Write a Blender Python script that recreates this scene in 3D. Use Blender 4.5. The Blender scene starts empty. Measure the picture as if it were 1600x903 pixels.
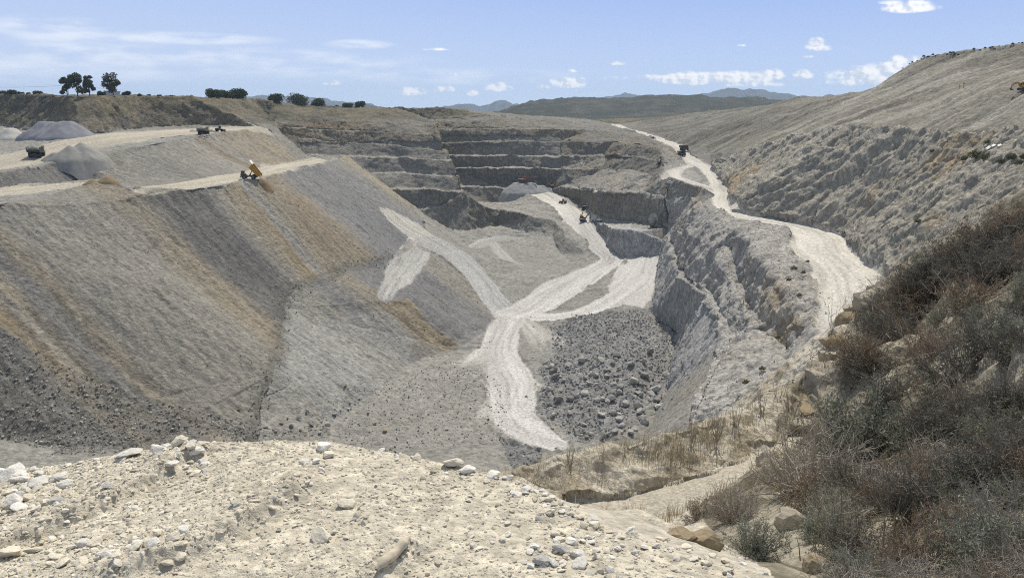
import bpy, bmesh, math, random
import numpy as np
from mathutils import Vector, Matrix, Euler
from mathutils.bvhtree import BVHTree
from mathutils.geometry import delaunay_2d_cdt

# ------------------------------------------------------------------ camera, sky, sun, exposure
S = bpy.context.scene
COL = S.collection
F = 1256.0                       # focal length in units of a 1600 pixel wide frame
PITCH = math.atan((451.5 - 156.0) / F)
cam_data = bpy.data.cameras.new("camera")
cam_data.sensor_width = 36.0
cam_data.lens = F / 1600.0 * 36.0
cam_data.clip_start = 0.1
cam_data.clip_end = 60000.0
cam = bpy.data.objects.new("camera", cam_data)
cam.rotation_euler = (math.pi / 2 - PITCH, 0, 0)
COL.objects.link(cam)
S.camera = cam

SUN_AZ, SUN_EL = math.radians(14), math.radians(53)      # azimuth from straight ahead towards the right
S.view_settings.view_transform = 'Standard'
S.view_settings.look = 'None'
S.view_settings.exposure = 0.12
S.view_settings.gamma = 1.0
S.cycles.use_denoising = False
S.cycles.denoiser = 'OPENIMAGEDENOISE'
S.cycles.denoising_input_passes = 'RGB_ALBEDO_NORMAL'
S.cycles.denoising_prefilter = 'ACCURATE'
S.cycles.filter_width = 1.1
S.cycles.max_bounces = 5
S.cycles.diffuse_bounces = 3
S.cycles.volume_bounces = 0
S.cycles.use_adaptive_sampling = False

world = bpy.data.worlds.new("World")
S.world = world
world.use_nodes = True
nd, lk = world.node_tree.nodes, world.node_tree.links
bg = nd["Background"]
sky = nd.new("ShaderNodeTexSky"); sky.sky_type = 'NISHITA'; sky.sun_disc = False
sky.sun_elevation = SUN_EL; sky.sun_rotation = SUN_AZ
sky.air_density = 1.0; sky.dust_density = .3; sky.ozone_density = 1.5; sky.altitude = 300
def wmath(op, a, b=None, c=None):
    q = nd.new("ShaderNodeMath"); q.operation = op
    for i, v in enumerate((a, b, c)):
        if v is None: continue
        if isinstance(v, (int, float)): q.inputs[i].default_value = v
        else: lk.new(v, q.inputs[i])
    return q.outputs[0]
def wrange(v, a, b, c, d, smooth=False):
    q = nd.new("ShaderNodeMapRange"); lk.new(v, q.inputs[0])
    if smooth: q.interpolation_type = 'SMOOTHSTEP'
    for i, k in enumerate((a, b, c, d)): q.inputs[i + 1].default_value = k
    return q.outputs[0]
def wmix(fac, a, b):
    q = nd.new("ShaderNodeMix"); q.data_type = 'RGBA'
    for s_, v in ((0, fac), (6, a), (7, b)):
        if isinstance(v, tuple): q.inputs[s_].default_value = v
        elif isinstance(v, (int, float)): q.inputs[s_].default_value = v
        else: lk.new(v, q.inputs[s_])
    return q.outputs[2]
SKY_K = .10
tc = nd.new("ShaderNodeTexCoord"); sp = nd.new("ShaderNodeSeparateXYZ"); lk.new(tc.outputs["Generated"], sp.inputs[0])
elev = wmath('ARCSINE', sp.outputs[2]); azim = wmath('ARCTAN2', sp.outputs[0], sp.outputs[1])
deg_e = wmath('MULTIPLY', elev, 57.2958); deg_a = wmath('MULTIPLY', azim, 57.2958)
# clear autumn air: blue overhead, milkier blue down at the skyline, paler towards the left
low = wmix(wrange(deg_e, -.5, 8.0, 0, 1), (.57 / SKY_K, .685 / SKY_K, .88 / SKY_K, 1), (.31 / SKY_K, .455 / SKY_K, .82 / SKY_K, 1))
low = wmix(wmath('MULTIPLY', wrange(deg_a, 20, -36, 0, 1, True), wrange(deg_e, 12, 1, .25, .6)), low, (.56 / SKY_K, .66 / SKY_K, .85 / SKY_K, 1))
high = wmix(.55, sky.outputs[0], (.50 / SKY_K, .545 / SKY_K, .62 / SKY_K, 1))          # veil added to the unseen overhead sky, whitened for neutral fill in shade
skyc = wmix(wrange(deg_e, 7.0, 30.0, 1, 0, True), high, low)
# fair weather cumulus low over the skyline and a few thin streaks: bearing, height, half width, half height in degrees, strength
def sky_deg(px, py, w, h, k):
    xc, yc = (px - 800) / F, (451.5 - py) / F
    c, s_ = math.cos(PITCH), math.sin(PITCH); y, z = c + yc * s_, -s_ + yc * c
    return math.degrees(math.atan2(xc, y)), math.degrees(math.atan2(z, math.hypot(xc, y))), w / F * 54, h / F * 57, k
CLOUDS = [sky_deg(*q) for q in (
    (642,145,28,10,.95),(695,141,20,7,.7),(738,146,13,8,.75),(780,138,26,11,1),(890,132,34,13,1.05),(847,137,16,6,.7),(1085,126,62,15,1),(1150,124,76,14,1),(1212,120,24,12,.95),
    (1253,119,18,10,.85),(1185,133,60,7,.7),(1278,74,23,13,1.05),(1262,89,11,4,.6),(1340,120,48,15,1),(1388,111,38,16,1.1),(1412,98,28,13,1.1),(1360,128,66,14,.9),(1422,13,44,14,1.1),(1398,5,22,6,.8),
    (707,118,12,6,.62),(520,131,20,5,.55),(965,100,13,5,.6),(1157,72,8,3,.55),(1004,122,60,6,.5),(680,78,28,3,.55),(895,112,10,4,.5))]
STREAKS = [sky_deg(*q) for q in ((260,60,190,11,1),(80,46,90,22,1),(560,70,66,9,.9),(400,98,330,26,.8),(150,95,230,34,.9),(700,120,260,16,.6),(40,110,160,20,.8))]
cm = nd.new("ShaderNodeCombineXYZ"); lk.new(deg_a, cm.inputs[0]); lk.new(deg_e, cm.inputs[1])
def cnoise(sx, sy, scale, detail, off=0.0):
    mp = nd.new("ShaderNodeMapping"); mp.inputs["Scale"].default_value = (sx, sy, 1); mp.inputs["Location"].default_value = (off, off * .7, 0)
    lk.new(cm.outputs[0], mp.inputs["Vector"])
    q = nd.new("ShaderNodeTexNoise"); q.inputs["Scale"].default_value = scale; q.inputs["Detail"].default_value = detail; q.inputs["Roughness"].default_value = .48
    lk.new(mp.outputs[0], q.inputs["Vector"]); return q.outputs[0]
def blobs(items, flat):
    f = None
    for a0, e0, w, h, k in items:
        u = wmath('MULTIPLY', wmath('SUBTRACT', deg_a, a0), 1 / w)
        v = wmath('MULTIPLY', wmath('SUBTRACT', deg_e, e0), 1 / h)
        if flat: v = wmath('MAXIMUM', v, wmath('MULTIPLY', v, -2.0))
        d = wmath('ADD', wmath('MULTIPLY', u, u), wmath('MULTIPLY', v, v))
        g = wmath('MULTIPLY', wmath('SUBTRACT', 1.0, d), k)
        f = g if f is None else wmath('MAXIMUM', f, g)
    return f
n1 = cnoise(1, 1.3, .85, 6); n2 = cnoise(1, 1.3, .85, 6, .2); n3 = cnoise(.35, 1.6, .8, 6, 3.1)
cum = wrange(wmath('ADD', blobs(CLOUDS, True), wmath('MULTIPLY_ADD', n1, 2.3, -1.08)), .10, .85, 0, .96, True)
stk = wmath('MULTIPLY', wrange(blobs(STREAKS, False), 0, .9, 0, 1, True), wrange(n3, .34, .68, 0, .8, True))
skyc = wmix(stk, skyc, (.80 / SKY_K, .85 / SKY_K, .95 / SKY_K, 1))
lit = wrange(wmath('SUBTRACT', n1, n2), -.09, .07, 0, 1, True)
skyc = wmix(cum, skyc, wmix(lit, (.60 / SKY_K, .67 / SKY_K, .80 / SKY_K, 1), (.97 / SKY_K, .97 / SKY_K, .98 / SKY_K, 1)))
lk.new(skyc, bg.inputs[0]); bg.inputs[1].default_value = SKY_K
sun_data = bpy.data.lights.new("sun", 'SUN'); sun_data.energy = 4.3; sun_data.angle = math.radians(.53); sun_data.color = (1, .94, .83)
sun = bpy.data.objects.new("sun", sun_data); COL.objects.link(sun)
sun.rotation_euler = Vector((math.sin(SUN_AZ) * math.cos(SUN_EL), math.cos(SUN_AZ) * math.cos(SUN_EL), math.sin(SUN_EL))).to_track_quat('Z', 'Y').to_euler()
GRAIN = .0025
# ------------------------------------------------------------------ helpers
rng = np.random.default_rng(7)
random.seed(7)

def ray(px, py):
    xc, yc = (px - 800.0) / F, (451.5 - py) / F
    c, s = math.cos(PITCH), math.sin(PITCH)
    return xc, c + yc * s, -s + yc * c

def Z(px, py, z):
    d = ray(px, py); t = z / d[2]
    return (d[0] * t, d[1] * t, z)

def D(px, py, y):
    d = ray(px, py); t = y / d[1]
    return (d[0] * t, y, d[2] * t)

def _hash(ix, iy, iz, seed):
    h = (ix.astype(np.uint32) * np.uint32(374761393) + iy.astype(np.uint32) * np.uint32(668265263)
         + iz.astype(np.uint32) * np.uint32(2147483647) + np.uint32((seed * 974634541) & 0xffffffff))
    h = (h ^ (h >> np.uint32(13))) * np.uint32(1274126177)
    h = h ^ (h >> np.uint32(16))
    return (h & np.uint32(0xffff)).astype(np.float32) * np.float32(2 / 65535.0) - np.float32(1)

def noise3(x, y, z, seed=0):
    """Value noise, -1..1, numpy arrays."""
    x, y, z = (np.asarray(a, np.float32) for a in (x, y, z))
    fx, fy, fz = np.floor(x), np.floor(y), np.floor(z)
    ix, iy, iz = fx.astype(np.int64), fy.astype(np.int64), fz.astype(np.int64)
    u, v, w = x - fx, y - fy, z - fz
    u = u * u * (3 - 2 * u); v = v * v * (3 - 2 * v); w = w * w * (3 - 2 * w)
    r = 0
    for dz in (0, 1):
        wz = w if dz else 1 - w
        for dy in (0, 1):
            wy = v if dy else 1 - v
            a = _hash(ix, iy + dy, iz + dz, seed); b = _hash(ix + 1, iy + dy, iz + dz, seed)
            r = r + (a + (b - a) * u) * (wy * wz)
    return r

def fbm(x, y, z, octaves=4, seed=0, gain=.5, lac=2.03, ridged=False):
    r, a, n = 0, 1.0, 0.0
    for o in range(octaves):
        k = lac ** o
        s = noise3(x * k + 17.3 * o, y * k - 9.1 * o, z * k + 4.7 * o, seed + o)
        if ridged: s = 1 - 2 * np.abs(s)
        r = r + s * a; n += a; a *= gain
    return r / n

def sstep(a, b, x):
    t = np.clip((x - a) / (b - a), 0, 1)
    return t * t * (3 - 2 * t)

def in_poly(x, y, poly):
    """Points inside a plan polygon."""
    p = np.asarray(poly)[:, :2]; r = np.zeros(x.shape, bool); j = len(p) - 1
    for i in range(len(p)):
        xi, yi, xj, yj = p[i, 0], p[i, 1], p[j, 0], p[j, 1]
        c = ((yi > y) != (yj > y)) & (x < (xj - xi) * (y - yi) / (yj - yi + 1e-12) + xi)
        r ^= c; j = i
    return r

def seg_dist(x, y, line, widths=None):
    """Distance, signed lateral offset, arc length and interpolated half width along a plan polyline."""
    p = np.asarray(line)[:, :2]
    best = np.full(x.shape, 1e9); lat = np.zeros(x.shape); arc = np.zeros(x.shape); wid = np.ones(x.shape)
    s0 = 0.0
    for i in range(len(p) - 1):
        ax, ay = p[i]; dx, dy = p[i + 1] - p[i]; L = math.hypot(dx, dy) + 1e-9
        t = np.clip(((x - ax) * dx + (y - ay) * dy) / (L * L), 0, 1)
        ex, ey = x - ax - t * dx, y - ay - t * dy
        d = np.hypot(ex, ey); m = d < best
        best = np.where(m, d, best)
        lat = np.where(m, (dx * ey - dy * ex) / L, lat)
        arc = np.where(m, s0 + t * L, arc)
        if widths is not None:
            wid = np.where(m, widths[i] + (widths[i + 1] - widths[i]) * t, wid)
        s0 += L
    return best, lat, arc, wid

def smooth_line(pts, n=3):
    """Chaikin corner cutting."""
    p = np.asarray(pts, float)
    for _ in range(n):
        q = np.empty((2 * len(p), p.shape[1]))
        q[0] = p[0]; q[-1] = p[-1]
        q[1:-1:2] = p[:-1] * .75 + p[1:] * .25
        q[2:-1:2] = p[:-1] * .25 + p[1:] * .75
        p = q
    return p

def mesh_np(name, verts, faces_flat, counts, mat=None, col=None, smooth=True):
    me = bpy.data.meshes.new(name)
    verts = np.asarray(verts, np.float32); faces_flat = np.asarray(faces_flat, np.int32); counts = np.asarray(counts, np.int32)
    me.vertices.add(len(verts)); me.vertices.foreach_set("co", verts.ravel())
    me.loops.add(len(faces_flat)); me.loops.foreach_set("vertex_index", faces_flat)
    me.polygons.add(len(counts))
    st = np.zeros(len(counts), np.int32); st[1:] = np.cumsum(counts)[:-1]
    me.polygons.foreach_set("loop_start", st)
    me.polygons.foreach_set("loop_total", counts)
    me.polygons.foreach_set("use_smooth", np.full(len(counts), smooth, bool))
    if col is not None:
        a = me.color_attributes.new("tint", 'FLOAT_COLOR', 'POINT')
        c = np.ones((len(verts), 4), np.float32); c[:, :3] = col
        a.data.foreach_set("color", c.ravel())
    me.update(calc_edges=True)
    if mat: me.materials.append(mat)
    return me

def link(name, me, parent=None, loc=None):
    o = bpy.data.objects.new(name, me); COL.objects.link(o)
    if parent: o.parent = parent
    if loc is not None: o.location = loc
    return o

def tag(o, label=None, cat=None, group=None, kind=None):
    if label: o["label"] = label
    if cat: o["category"] = cat
    if group: o["group"] = group
    if kind: o["kind"] = kind
    return o

def empty(name, loc, rotz=0.0, label=None, cat=None, group=None):
    o = bpy.data.objects.new(name, None); COL.objects.link(o)
    o.location = loc; o.rotation_euler = (0, 0, rotz); o.empty_display_size = .5
    return tag(o, label, cat, group)
# ------------------------------------------------------------------ the quarry as break lines (crests, toes, road edges), metres, camera at the origin
LINES = []
def L(pts, closed=False):
    LINES.append([tuple(p) for p in pts] + ([tuple(pts[0])] if closed else []))
    return LINES[-1]
def off(pts, dx, dy, dz=0.0):
    return [(p[0] + dx, p[1] + dy, p[2] + dz) for p in pts]
def zs(*a):  return [Z(*p) for p in a]
def ds(*a):  return [D(*p) for p in a]

# left plateau bank above terrace A
L(ds((-700,150,560),(-300,148,560),(0,148,545),(60,149,520),(110,151,460),(160,151,455),(205,150,495),(300,152,510),(390,155,570),(430,160,640),(480,167,670),(540,170,690),(600,166,700),(640,170,720),(684,168,745),(684,172,800),(760,176,800),(830,183,820),(900,186,830),(945,192,830)))
tA = L(zs((-500,235,-27),(-200,205,-20),(0,199,-17),(60,206,-17.5),(125,213,-18),(180,206,-17),(230,200,-16),(300,197.5,-15.6),(400,197,-15.4)))
# terrace A front crest and slope toe
cA = L(zs((-500,330,-33),(-200,290,-31),(0,268,-27.5),(70,257,-26.5),(150,241,-24),(230,228,-21.5),(290,215,-18.8),(330,210,-17.8),(410,199,-16)))
L(zs((-500,350,-35),(-200,312,-33),(0,293,-33),(60,290,-33.5),(130,282,-34),(165,279,-33),(200,288,-34.5),(240,293,-34),(330,279,-34),(400,263,-33.5),(450,254,-34.5),(482,245,-34)))
L([cA[-1]] + zs((440,212,-22)) + [LINES[-1][-1]])
# terrace B front crest, then its end face
cB = L(zs((-700,420,-38),(-400,372,-37),(-150,336,-36),(0,320,-35),(60,308,-35),(100,298,-35),(140,286,-33),(165,282,-31.5),(190,292,-34.5),(230,303,-36),(300,296,-36),(400,281,-35),(450,266,-35.5),(500,252,-36),(540,242,-36)))
L([cB[-1]] + zs((600,289,-52),(640,319,-65),(665,345,-71)))
# foot of the big spoil slope (debris line) and the valley at its near end
fM = L(zs((615,405,-75),(560,415,-72),(460,455,-75),(442,480,-78),(430,580,-86),(400,640,-92),(380,690,-95)))
L([fM[-1]] + zs((200,700,-92),(0,690,-88),(-200,690,-86),(-600,800,-84)))
# left ramp down to the crossing
L(zs((608,345,-66),(640,372,-72),(690,398,-80),(735,440,-90),(762,480,-97.5),(768,510,-100)))
L(zs((638,338,-66),(675,368,-73),(730,391,-81),(772,430,-91),(808,480,-98.8)))
L(zs((600,463,-80),(628,420,-79),(650,390,-77),(682,396,-79.5),(660,430,-80.3),(642,463,-80.8)), True)
L(zs((640,535,-96),(715,541,-98.5)))
L(zs((520,655,-100),(590,610,-100),(640,568,-99.5),(715,548,-99.5)))
L(zs((690,460,-89),(722,520,-97)))
# pit floor
for p in zs((700,600,-101),(800,600,-101),(870,690,-103),(780,705,-103),(620,700,-102),(500,692,-100.5),(800,490,-100),(790,545,-100.5),
            (960,492,-97.5),(1012,482,-94),(1020,432,-90.5),(990,412,-90),(955,445,-93.5),(800,385,-92),(752,402,-92.5),(832,418,-94.5),(838,462,-97.5),(935,440,-91)):
    L([p])
# rubble heap
L(zs((858,508,-99),(960,484,-96),(1022,492,-95.5),(1050,545,-98),(1040,620,-100),(960,690,-102.5),(850,645,-102),(842,560,-100.8)), True)
L(zs((930,530,-95.5),(1000,565,-95),(985,610,-97),(905,610,-98.5)))
# far left wall (bench crests) turning the corner into the back wall
def bench(l, width=(-2.5, 4.0), last=None):
    c = L(l); n = len(c) if last is None else last
    L([(p[0] + width[0], p[1] + (width[1] if p[1] < 625 or width[0] > 0 else width[1] + 5.0), p[2] + .25) for p in c[:n]])
    return c
L(ds((656,353,528),(700,358,531),(731,360,533),(778,351,557),(825,364,532),(862,367,530),(876,396,491),(897,413,463)))
bench(ds((656,328,535),(690,323,541),(731,320,546),(756,322,556),(781,327,563)),last=2)
L(zs((825,335,-76),(850,341,-78.5),(868,347,-80.5),(885,370,-84.2),(918,397,-89.3)))
L(ds((729,319,590),(734,319.5,618),(775,318.5,626),(800,314,630)))
bench(ds((610,296,540),(660,296,548),(722,300,548),(712,292,630),(780,293,636),(815,297,634)))
bench(ds((500,272,545),(580,272,555),(640,272,561),(712,277,561),(702,264,650),(800,263,650),(880,265,645),(940,266,622),(985,268,585),(1020,277,540)))
bench(ds((480,243,560),(560,246,570),(620,248,573),(704,252,573),(694,244,664),(800,244,664),(880,246,660),(950,246,640),(1000,250,590),(1040,253,548)))
bench(ds((440,214,570),(500,220,578),(560,224,585),(620,229,585),(692,236,585),(684,224,678),(800,221,680),(880,223,680),(960,224,650),(1010,230,600),(1042,240,566)))
bench(ds((415,194,575),(440,200,580),(500,203,590),(560,205,598),(620,208,598),(686,212,598),(678,203,694),(800,202,698),(880,203,700),(935,203,705)))
bench(ds((420,184,600),(470,188,600),(560,190,612),(640,193,618),(682,193,618),(672,188,715),(800,184,728),(870,186,735)))
# pad with the excavators, walls under and over it
L(zs((818,300,-70),(850,316,-73),(890,345,-79),(912,372,-84),(936,400,-89),(928,416,-91.5),(880,434,-95),(842,447,-96),(815,475,-99)))
L(zs((858,297,-70),(900,318,-74),(925,345,-79),(950,385,-87.5),(975,405,-90.5),(950,421,-91.8),(905,452,-95.2),(850,490,-99.6)))
L(zs((880,306,-72),(905,318,-74),(935,338,-76),(1000,351,-75.5),(1045,357,-75)))
bench(ds((878,292,625),(905,296,592),(935,300,542),(1000,306,503),(1033,311,487)),(2,6))
L(ds((928,347,531),(950,355,493),(975,358,471),(1000,361,464),(1043,367,455)))
L(zs((978,402,-89.6),(1000,402,-88.6),(1035,398,-86)))
# right wall under the haul road, three benches
L(zs((1040,388,-85),(1027,430,-89.5),(1020,478,-92.5),(1060,520,-97),(1050,560,-99.3),(1020,620,-101),(1005,690,-102.6),(960,722,-103.2),(880,740,-103.6)))
c1 = L(zs((1045,372,-74),(1052,400,-74),(1062,433,-74),(1108,464,-73),(1128,517,-73),(1133,535,-73),(1100,600,-74),(1080,650,-75),(1060,690,-76),(1000,725,-77)))
L(off(c1, 3.0, 1.0, .3))
c2 = L(zs((1065,345,-62),(1085,365,-58.5),(1120,385,-58),(1140,430,-64),(1180,520,-68),(1200,570,-68),(1180,620,-70)))
L(zs((1146,388,-57.5),(1160,430,-63),(1185,515,-69.5),(1229,550,-68),(1240,600,-68)))
c3 = L(zs((1150,362,-51),(1178,384,-52),(1224,452,-56),(1262,515,-60)))
# right haul road, both edges
rl = L(zs((950,198,-27),(1005,213,-31.5),(1050,230,-35.5),(1062,243,-38.5),(1078,257,-41.5),(1040,266,-45),(1050,277,-46.5),(1100,293,-47.5),(1118,305,-48.5),(1095,322,-49),(1120,335,-49.5),(1190,348,-50),(1245,358,-51),(1228,374,-51.7),(1245,395,-52.5),(1290,432,-54),(1305,480,-55.5),(1318,530,-56.5)))
rr = L(zs((972,198,-27),(1030,213,-31.5),(1072,230,-35.5),(1077,243,-38.5),(1097,257,-41.5),(1120,273,-44.5),(1138,295,-47),(1136,310,-48),(1142,330,-49),(1200,341,-50),(1275,355,-51.2),(1330,372,-52),(1325,390,-52.5),(1350,412,-53.5),(1378,432,-54),(1400,480,-55.8),(1420,530,-56.5)))
# right hillside
L(ds((1110,240,560),(1180,235,450),(1260,211,400),(1340,201,360),(1440,206,320),(1600,200,260),(1800,210,200)))
L(ds((1310,152,560),(1360,145,480),(1460,136,400),(1600,123,300),(1800,115,240)))
L(ds((1240,157,690),(1255,150,640),(1303,150,600),(1312,149,595),(1360,140,540),(1390,126,520),(1420,104,505),(1450,88,490),(1500,80,465),(1540,76,445),(1600,66,420),(1760,52,380)))
L(ds((960,190,880),(1050,181,850),(1120,173,810),(1200,164,745),(1240,157,690)))
L(ds((1060,203,740),(1100,200,640),(1180,190,580),(1290,170,520)))
# plain all round
far = [(-7000,7800,-125),(-2500,7800,-125),(0,7800,-125),(2500,7800,-125),(7000,7800,-125),(-7000,2500,-40),(-2500,2500,-30),(-900,900,-4),(-500,1500,-14),(-520,900,0),(0,1400,-34),(0,2500,-60),(500,1400,-34),(250,1000,-20),(700,1000,-6),(500,600,15),(430,480,24),(420,300,24),(7000,2500,-30),(7000,-300,0),(900,-300,10),(-7000,-300,0),(-1200,-300,-5),(-1500,500,-6),(2500,2500,-45)]
for p in far: L([p])
# the near side: gravel platform, track, berm and the scrub bank on the right
crest = zs((-700,800,-3.4),(-350,775,-3.2),(-120,748,-3.0),(0,737,-2.9),(60,731,-2.85),(120,722,-2.75),(200,706,-2.62),(300,696,-2.55),(400,691,-2.5),(520,691,-2.46),(600,703,-2.42),(700,725,-2.4),(790,746,-2.38),(850,771,-2.36),(900,800,-2.36),(960,830,-2.36),(1050,862,-2.36),(1130,882,-2.36),(1220,906,-2.36),(1330,950,-2.4),(1500,1050,-2.4))
L(crest)
L(zs((-700,1000,-2.7),(0,880,-2.45),(300,850,-2.3),(600,850,-2.28),(900,900,-2.28),(1150,960,-2.3)))
L([(-3,1.2,-2.35),(0,1.0,-2.3),(1.2,1.0,-2.33),(3.0,1.3,-2.45)])
L([(-9,-6,-2.3),(0,-6,-2.3),(9,-6,-1.5),(30,-6,2)])
def down(p, d, dz):
    r = math.hypot(p[0], p[1]); return (p[0] * (r + d) / r, p[1] * (r + d) / r, p[2] + dz)
L([down(p, .35, -.22) for p in crest[:15]])
L([down(p, 2.2, -1.9) for p in crest[:13]])
L([(-175,112,-88),(-80,122,-97),(-20,128,-102),(20,140,-103)])
L([(-60,50,-44),(-10,56,-46),(12,62,-50)])
# track below the platform, cut bank and berm behind it
t_near = L([(-1.2,9.5,-8.6)] + zs((935,806,-8.9),(1010,824,-8.8),(1080,808,-8.7),(1150,760,-8.7),(1225,716,-8.9),(1290,680,-9.5)))
t_far = L(zs((900,790,-9.0),(935,783,-9),(1000,771,-9),(1100,741,-9),(1200,700,-9.1),(1250,668,-9.5)))
b_top = L(zs((700,745,-9.9),(800,746,-8.9),(870,724,-8.55),(930,710,-8.4),(1000,693,-8.25),(1100,663,-8.3),(1200,633,-8.7),(1245,607,-9.2)))
L(off(b_top, .1, .45, -.25))
L(off(b_top, .9, 3.4, -3.6))
# scrub bank: its crest towards the pit, and its surface
L(ds((1900,260,24),(1720,280,24),(1600,303,25),(1540,334,27),(1480,372,30),(1430,406,34),(1392,432,38),(1345,468,40),(1312,500,40),(1298,545,38),(1280,585,36),(1245,640,32)))
L(ds((1700,250,34),(1600,330,33),(1480,420,38),(1400,480,46),(1345,520,48),(1310,600,46)))
L(zs((1280,903,-3.2),(1240,880,-3.6),(1180,860,-4.4),(1120,835,-6.3)))
L(zs((1600,903,-3.0),(1450,850,-3.6),(1330,800,-4.8),(1240,770,-6.6),(1190,755,-8.0)))
L(zs((1700,800,-3.0),(1600,700,-4.2),(1480,680,-5.6),(1380,680,-7.0),(1290,665,-8.8)))
L(zs((1700,600,-2.8),(1600,520,-4.0),(1480,520,-6.2),(1400,540,-8.3),(1330,560,-10.6)))
for p in ((60,60,-38),(45,90,-45),(90,60,-30),(120,120,-25),(50,50,-30)): L([p])

def build_tin():
    pts, edges = [], []
    for l in LINES:
        i0 = len(pts); pts += l
        edges += [(i0 + i, i0 + i + 1) for i in range(len(l) - 1)]
    v2 = [Vector((p[0], p[1])) for p in pts]
    vo, eo, fo, ov, oe, of = delaunay_2d_cdt(v2, edges, [], 0, 1e-3, True)
    V = np.zeros((len(vo), 3)); bad = []
    for i, v in enumerate(vo):
        V[i, 0], V[i, 1] = v.x, v.y
        if ov[i]: V[i, 2] = np.mean([pts[k][2] for k in ov[i]])
        else: bad.append(i)
    nb = {}
    for (a, b), ids in zip(eo, oe):
        for i in (a, b): nb.setdefault(i, []).append((b if i == a else a))
    for i in bad:
        k = [j for j in nb.get(i, []) if j not in bad] or [0]
        w = np.array([1 / (math.hypot(*(V[j, :2] - V[i, :2])) + 1e-3) for j in k])
        V[i, 2] = (V[k, 2] * w).sum() / w.sum()
    print("TIN", len(V), "verts,", len(fo), "faces, crossings:", [tuple(np.round(V[i]).astype(int)) for i in bad])
    T = np.array([list(f) if True else 0 for f in fo], int)
    a = V[T[:, 1], :2] - V[T[:, 0], :2]; b = V[T[:, 2], :2] - V[T[:, 0], :2]
    flip = (a[:, 0] * b[:, 1] - a[:, 1] * b[:, 0]) < 0
    T[flip] = T[flip][:, ::-1]
    return V, T
TV, TT = build_tin()
TIN = BVHTree.FromPolygons([tuple(v) for v in TV], [tuple(int(i) for i in t) for t in TT])

def hit(px, py):
    """Where the line of sight through a photo point meets the ground."""
    d = Vector(ray(px, py)).normalized()
    r = TIN.ray_cast(Vector((0, 0, 0)), d, 60000)
    return tuple(r[0]) if r[0] is not None else D(px, py, 3000)
def hits(*a): return [hit(*p) for p in a]
def ground(x, y):
    r = TIN.ray_cast(Vector((x, y, 500)), Vector((0, 0, -1)), 2000)
    return r[0].z if r[0] is not None else 0.0

def refine(V, T, k=.0026, levels=16):
    """Split edges until each is short for its distance from the viewpoint: an even grain near and far."""
    V = V.astype(np.float64)
    for it in range(levels):
        E = np.concatenate([T[:, [0, 1]], T[:, [1, 2]], T[:, [2, 0]]]); E.sort(axis=1)
        key = E[:, 0].astype(np.int64) * len(V) + E[:, 1]
        uk, inv = np.unique(key, return_inverse=True)
        ea, eb = uk // len(V), uk % len(V)
        A, B = V[ea], V[eb]; M = (A + B) / 2
        r = np.linalg.norm(M, axis=1) + .3
        ln = np.linalg.norm(A - B, axis=1)
        # foreshortened length: flat ground seen at a low angle needs fewer rows
        vd = M / r[:, None]; par = np.abs(((A - B) * vd).sum(1))
        eff = np.sqrt(np.maximum(ln * ln - np.where(r > 60, .93, .75) * par * par, 0))
        ang = np.abs(np.arctan2(M[:, 0], M[:, 1]))
        if it == 5:                                          # ground hidden behind other ground may stay coarse
            dn = np.linalg.norm(V, axis=1)
            hid = np.zeros(len(V), bool)
            for i in np.nonzero((np.abs(np.arctan2(V[:, 0], V[:, 1])) < .66) & (V[:, 1] > 1) & (V[:, 1] < 2500))[0]:
                h = TIN.ray_cast(Vector((0, 0, 0)), Vector(V[i] / dn[i]), dn[i])
                hid[i] = h[0] is not None and h[3] < dn[i] - 3.0 - .03 * dn[i]
        if it >= 5:
            if len(hid) < len(V): hid = np.concatenate([hid, np.zeros(len(V) - len(hid), bool)])
        out = (ang > math.radians(36)) | (M[:, 1] < 1.0) | (M[:, 1] > 2500)
        lim = k * np.maximum(r, 2.6) * np.where(out, 9.0, 1.0) * (np.where(hid[ea] & hid[eb], 6.0, 1.0) if it >= 5 else 1.0)
        mark = eff > lim
        # hidden zones behind the platform stay coarse
        if not mark.any(): break
        mid = np.full(len(uk), -1, np.int64); mid[mark] = len(V) + np.arange(mark.sum())
        if it >= 5: hid = np.concatenate([hid, hid[ea[mark]] & hid[eb[mark]]])
        V = np.vstack([V, M[mark]])
        n = len(T); m = mid[inv].reshape(3, n).T            # midpoints of edges 01,12,20
        has = m >= 0; cnt = has.sum(1)
        out_t = [T[cnt == 0]]
        for c in (1, 2, 3):
            s = cnt == c
            if not s.any(): continue
            t, mm, h = T[s], m[s], has[s]
            if c == 3:
                out_t += [np.stack([t[:, 0], mm[:, 0], mm[:, 2]], 1), np.stack([mm[:, 0], t[:, 1], mm[:, 1]], 1), np.stack([mm[:, 2], mm[:, 1], t[:, 2]], 1), mm]
            else:
                rot = np.argmax(h, 1) if c == 1 else (np.argmin(h, 1) + 1) % 3
                idx = (rot[:, None] + np.arange(3)) % 3
                t = np.take_along_axis(t, idx, 1); mm = np.take_along_axis(mm, idx, 1)
                if c == 1:   # edge 01 split
                    out_t += [np.stack([t[:, 0], mm[:, 0], t[:, 2]], 1), np.stack([mm[:, 0], t[:, 1], t[:, 2]], 1)]
                else:        # edges 01 and 12 split
                    out_t += [np.stack([mm[:, 0], t[:, 1], mm[:, 1]], 1), np.stack([t[:, 0], mm[:, 0], mm[:, 1]], 1), np.stack([t[:, 0], mm[:, 1], t[:, 2]], 1)]
        T = np.concatenate(out_t)
    print("refined", len(V), len(T))
    return V, T
def vnormals(V, T):
    n = np.cross(V[T[:, 1]] - V[T[:, 0]], V[T[:, 2]] - V[T[:, 0]])
    N = np.zeros_like(V)
    for i in range(3):
        for c in range(3): N[:, c] += np.bincount(T[:, i], n[:, c], len(V))
    return N / (np.linalg.norm(N, axis=1)[:, None] + 1e-12)
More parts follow.
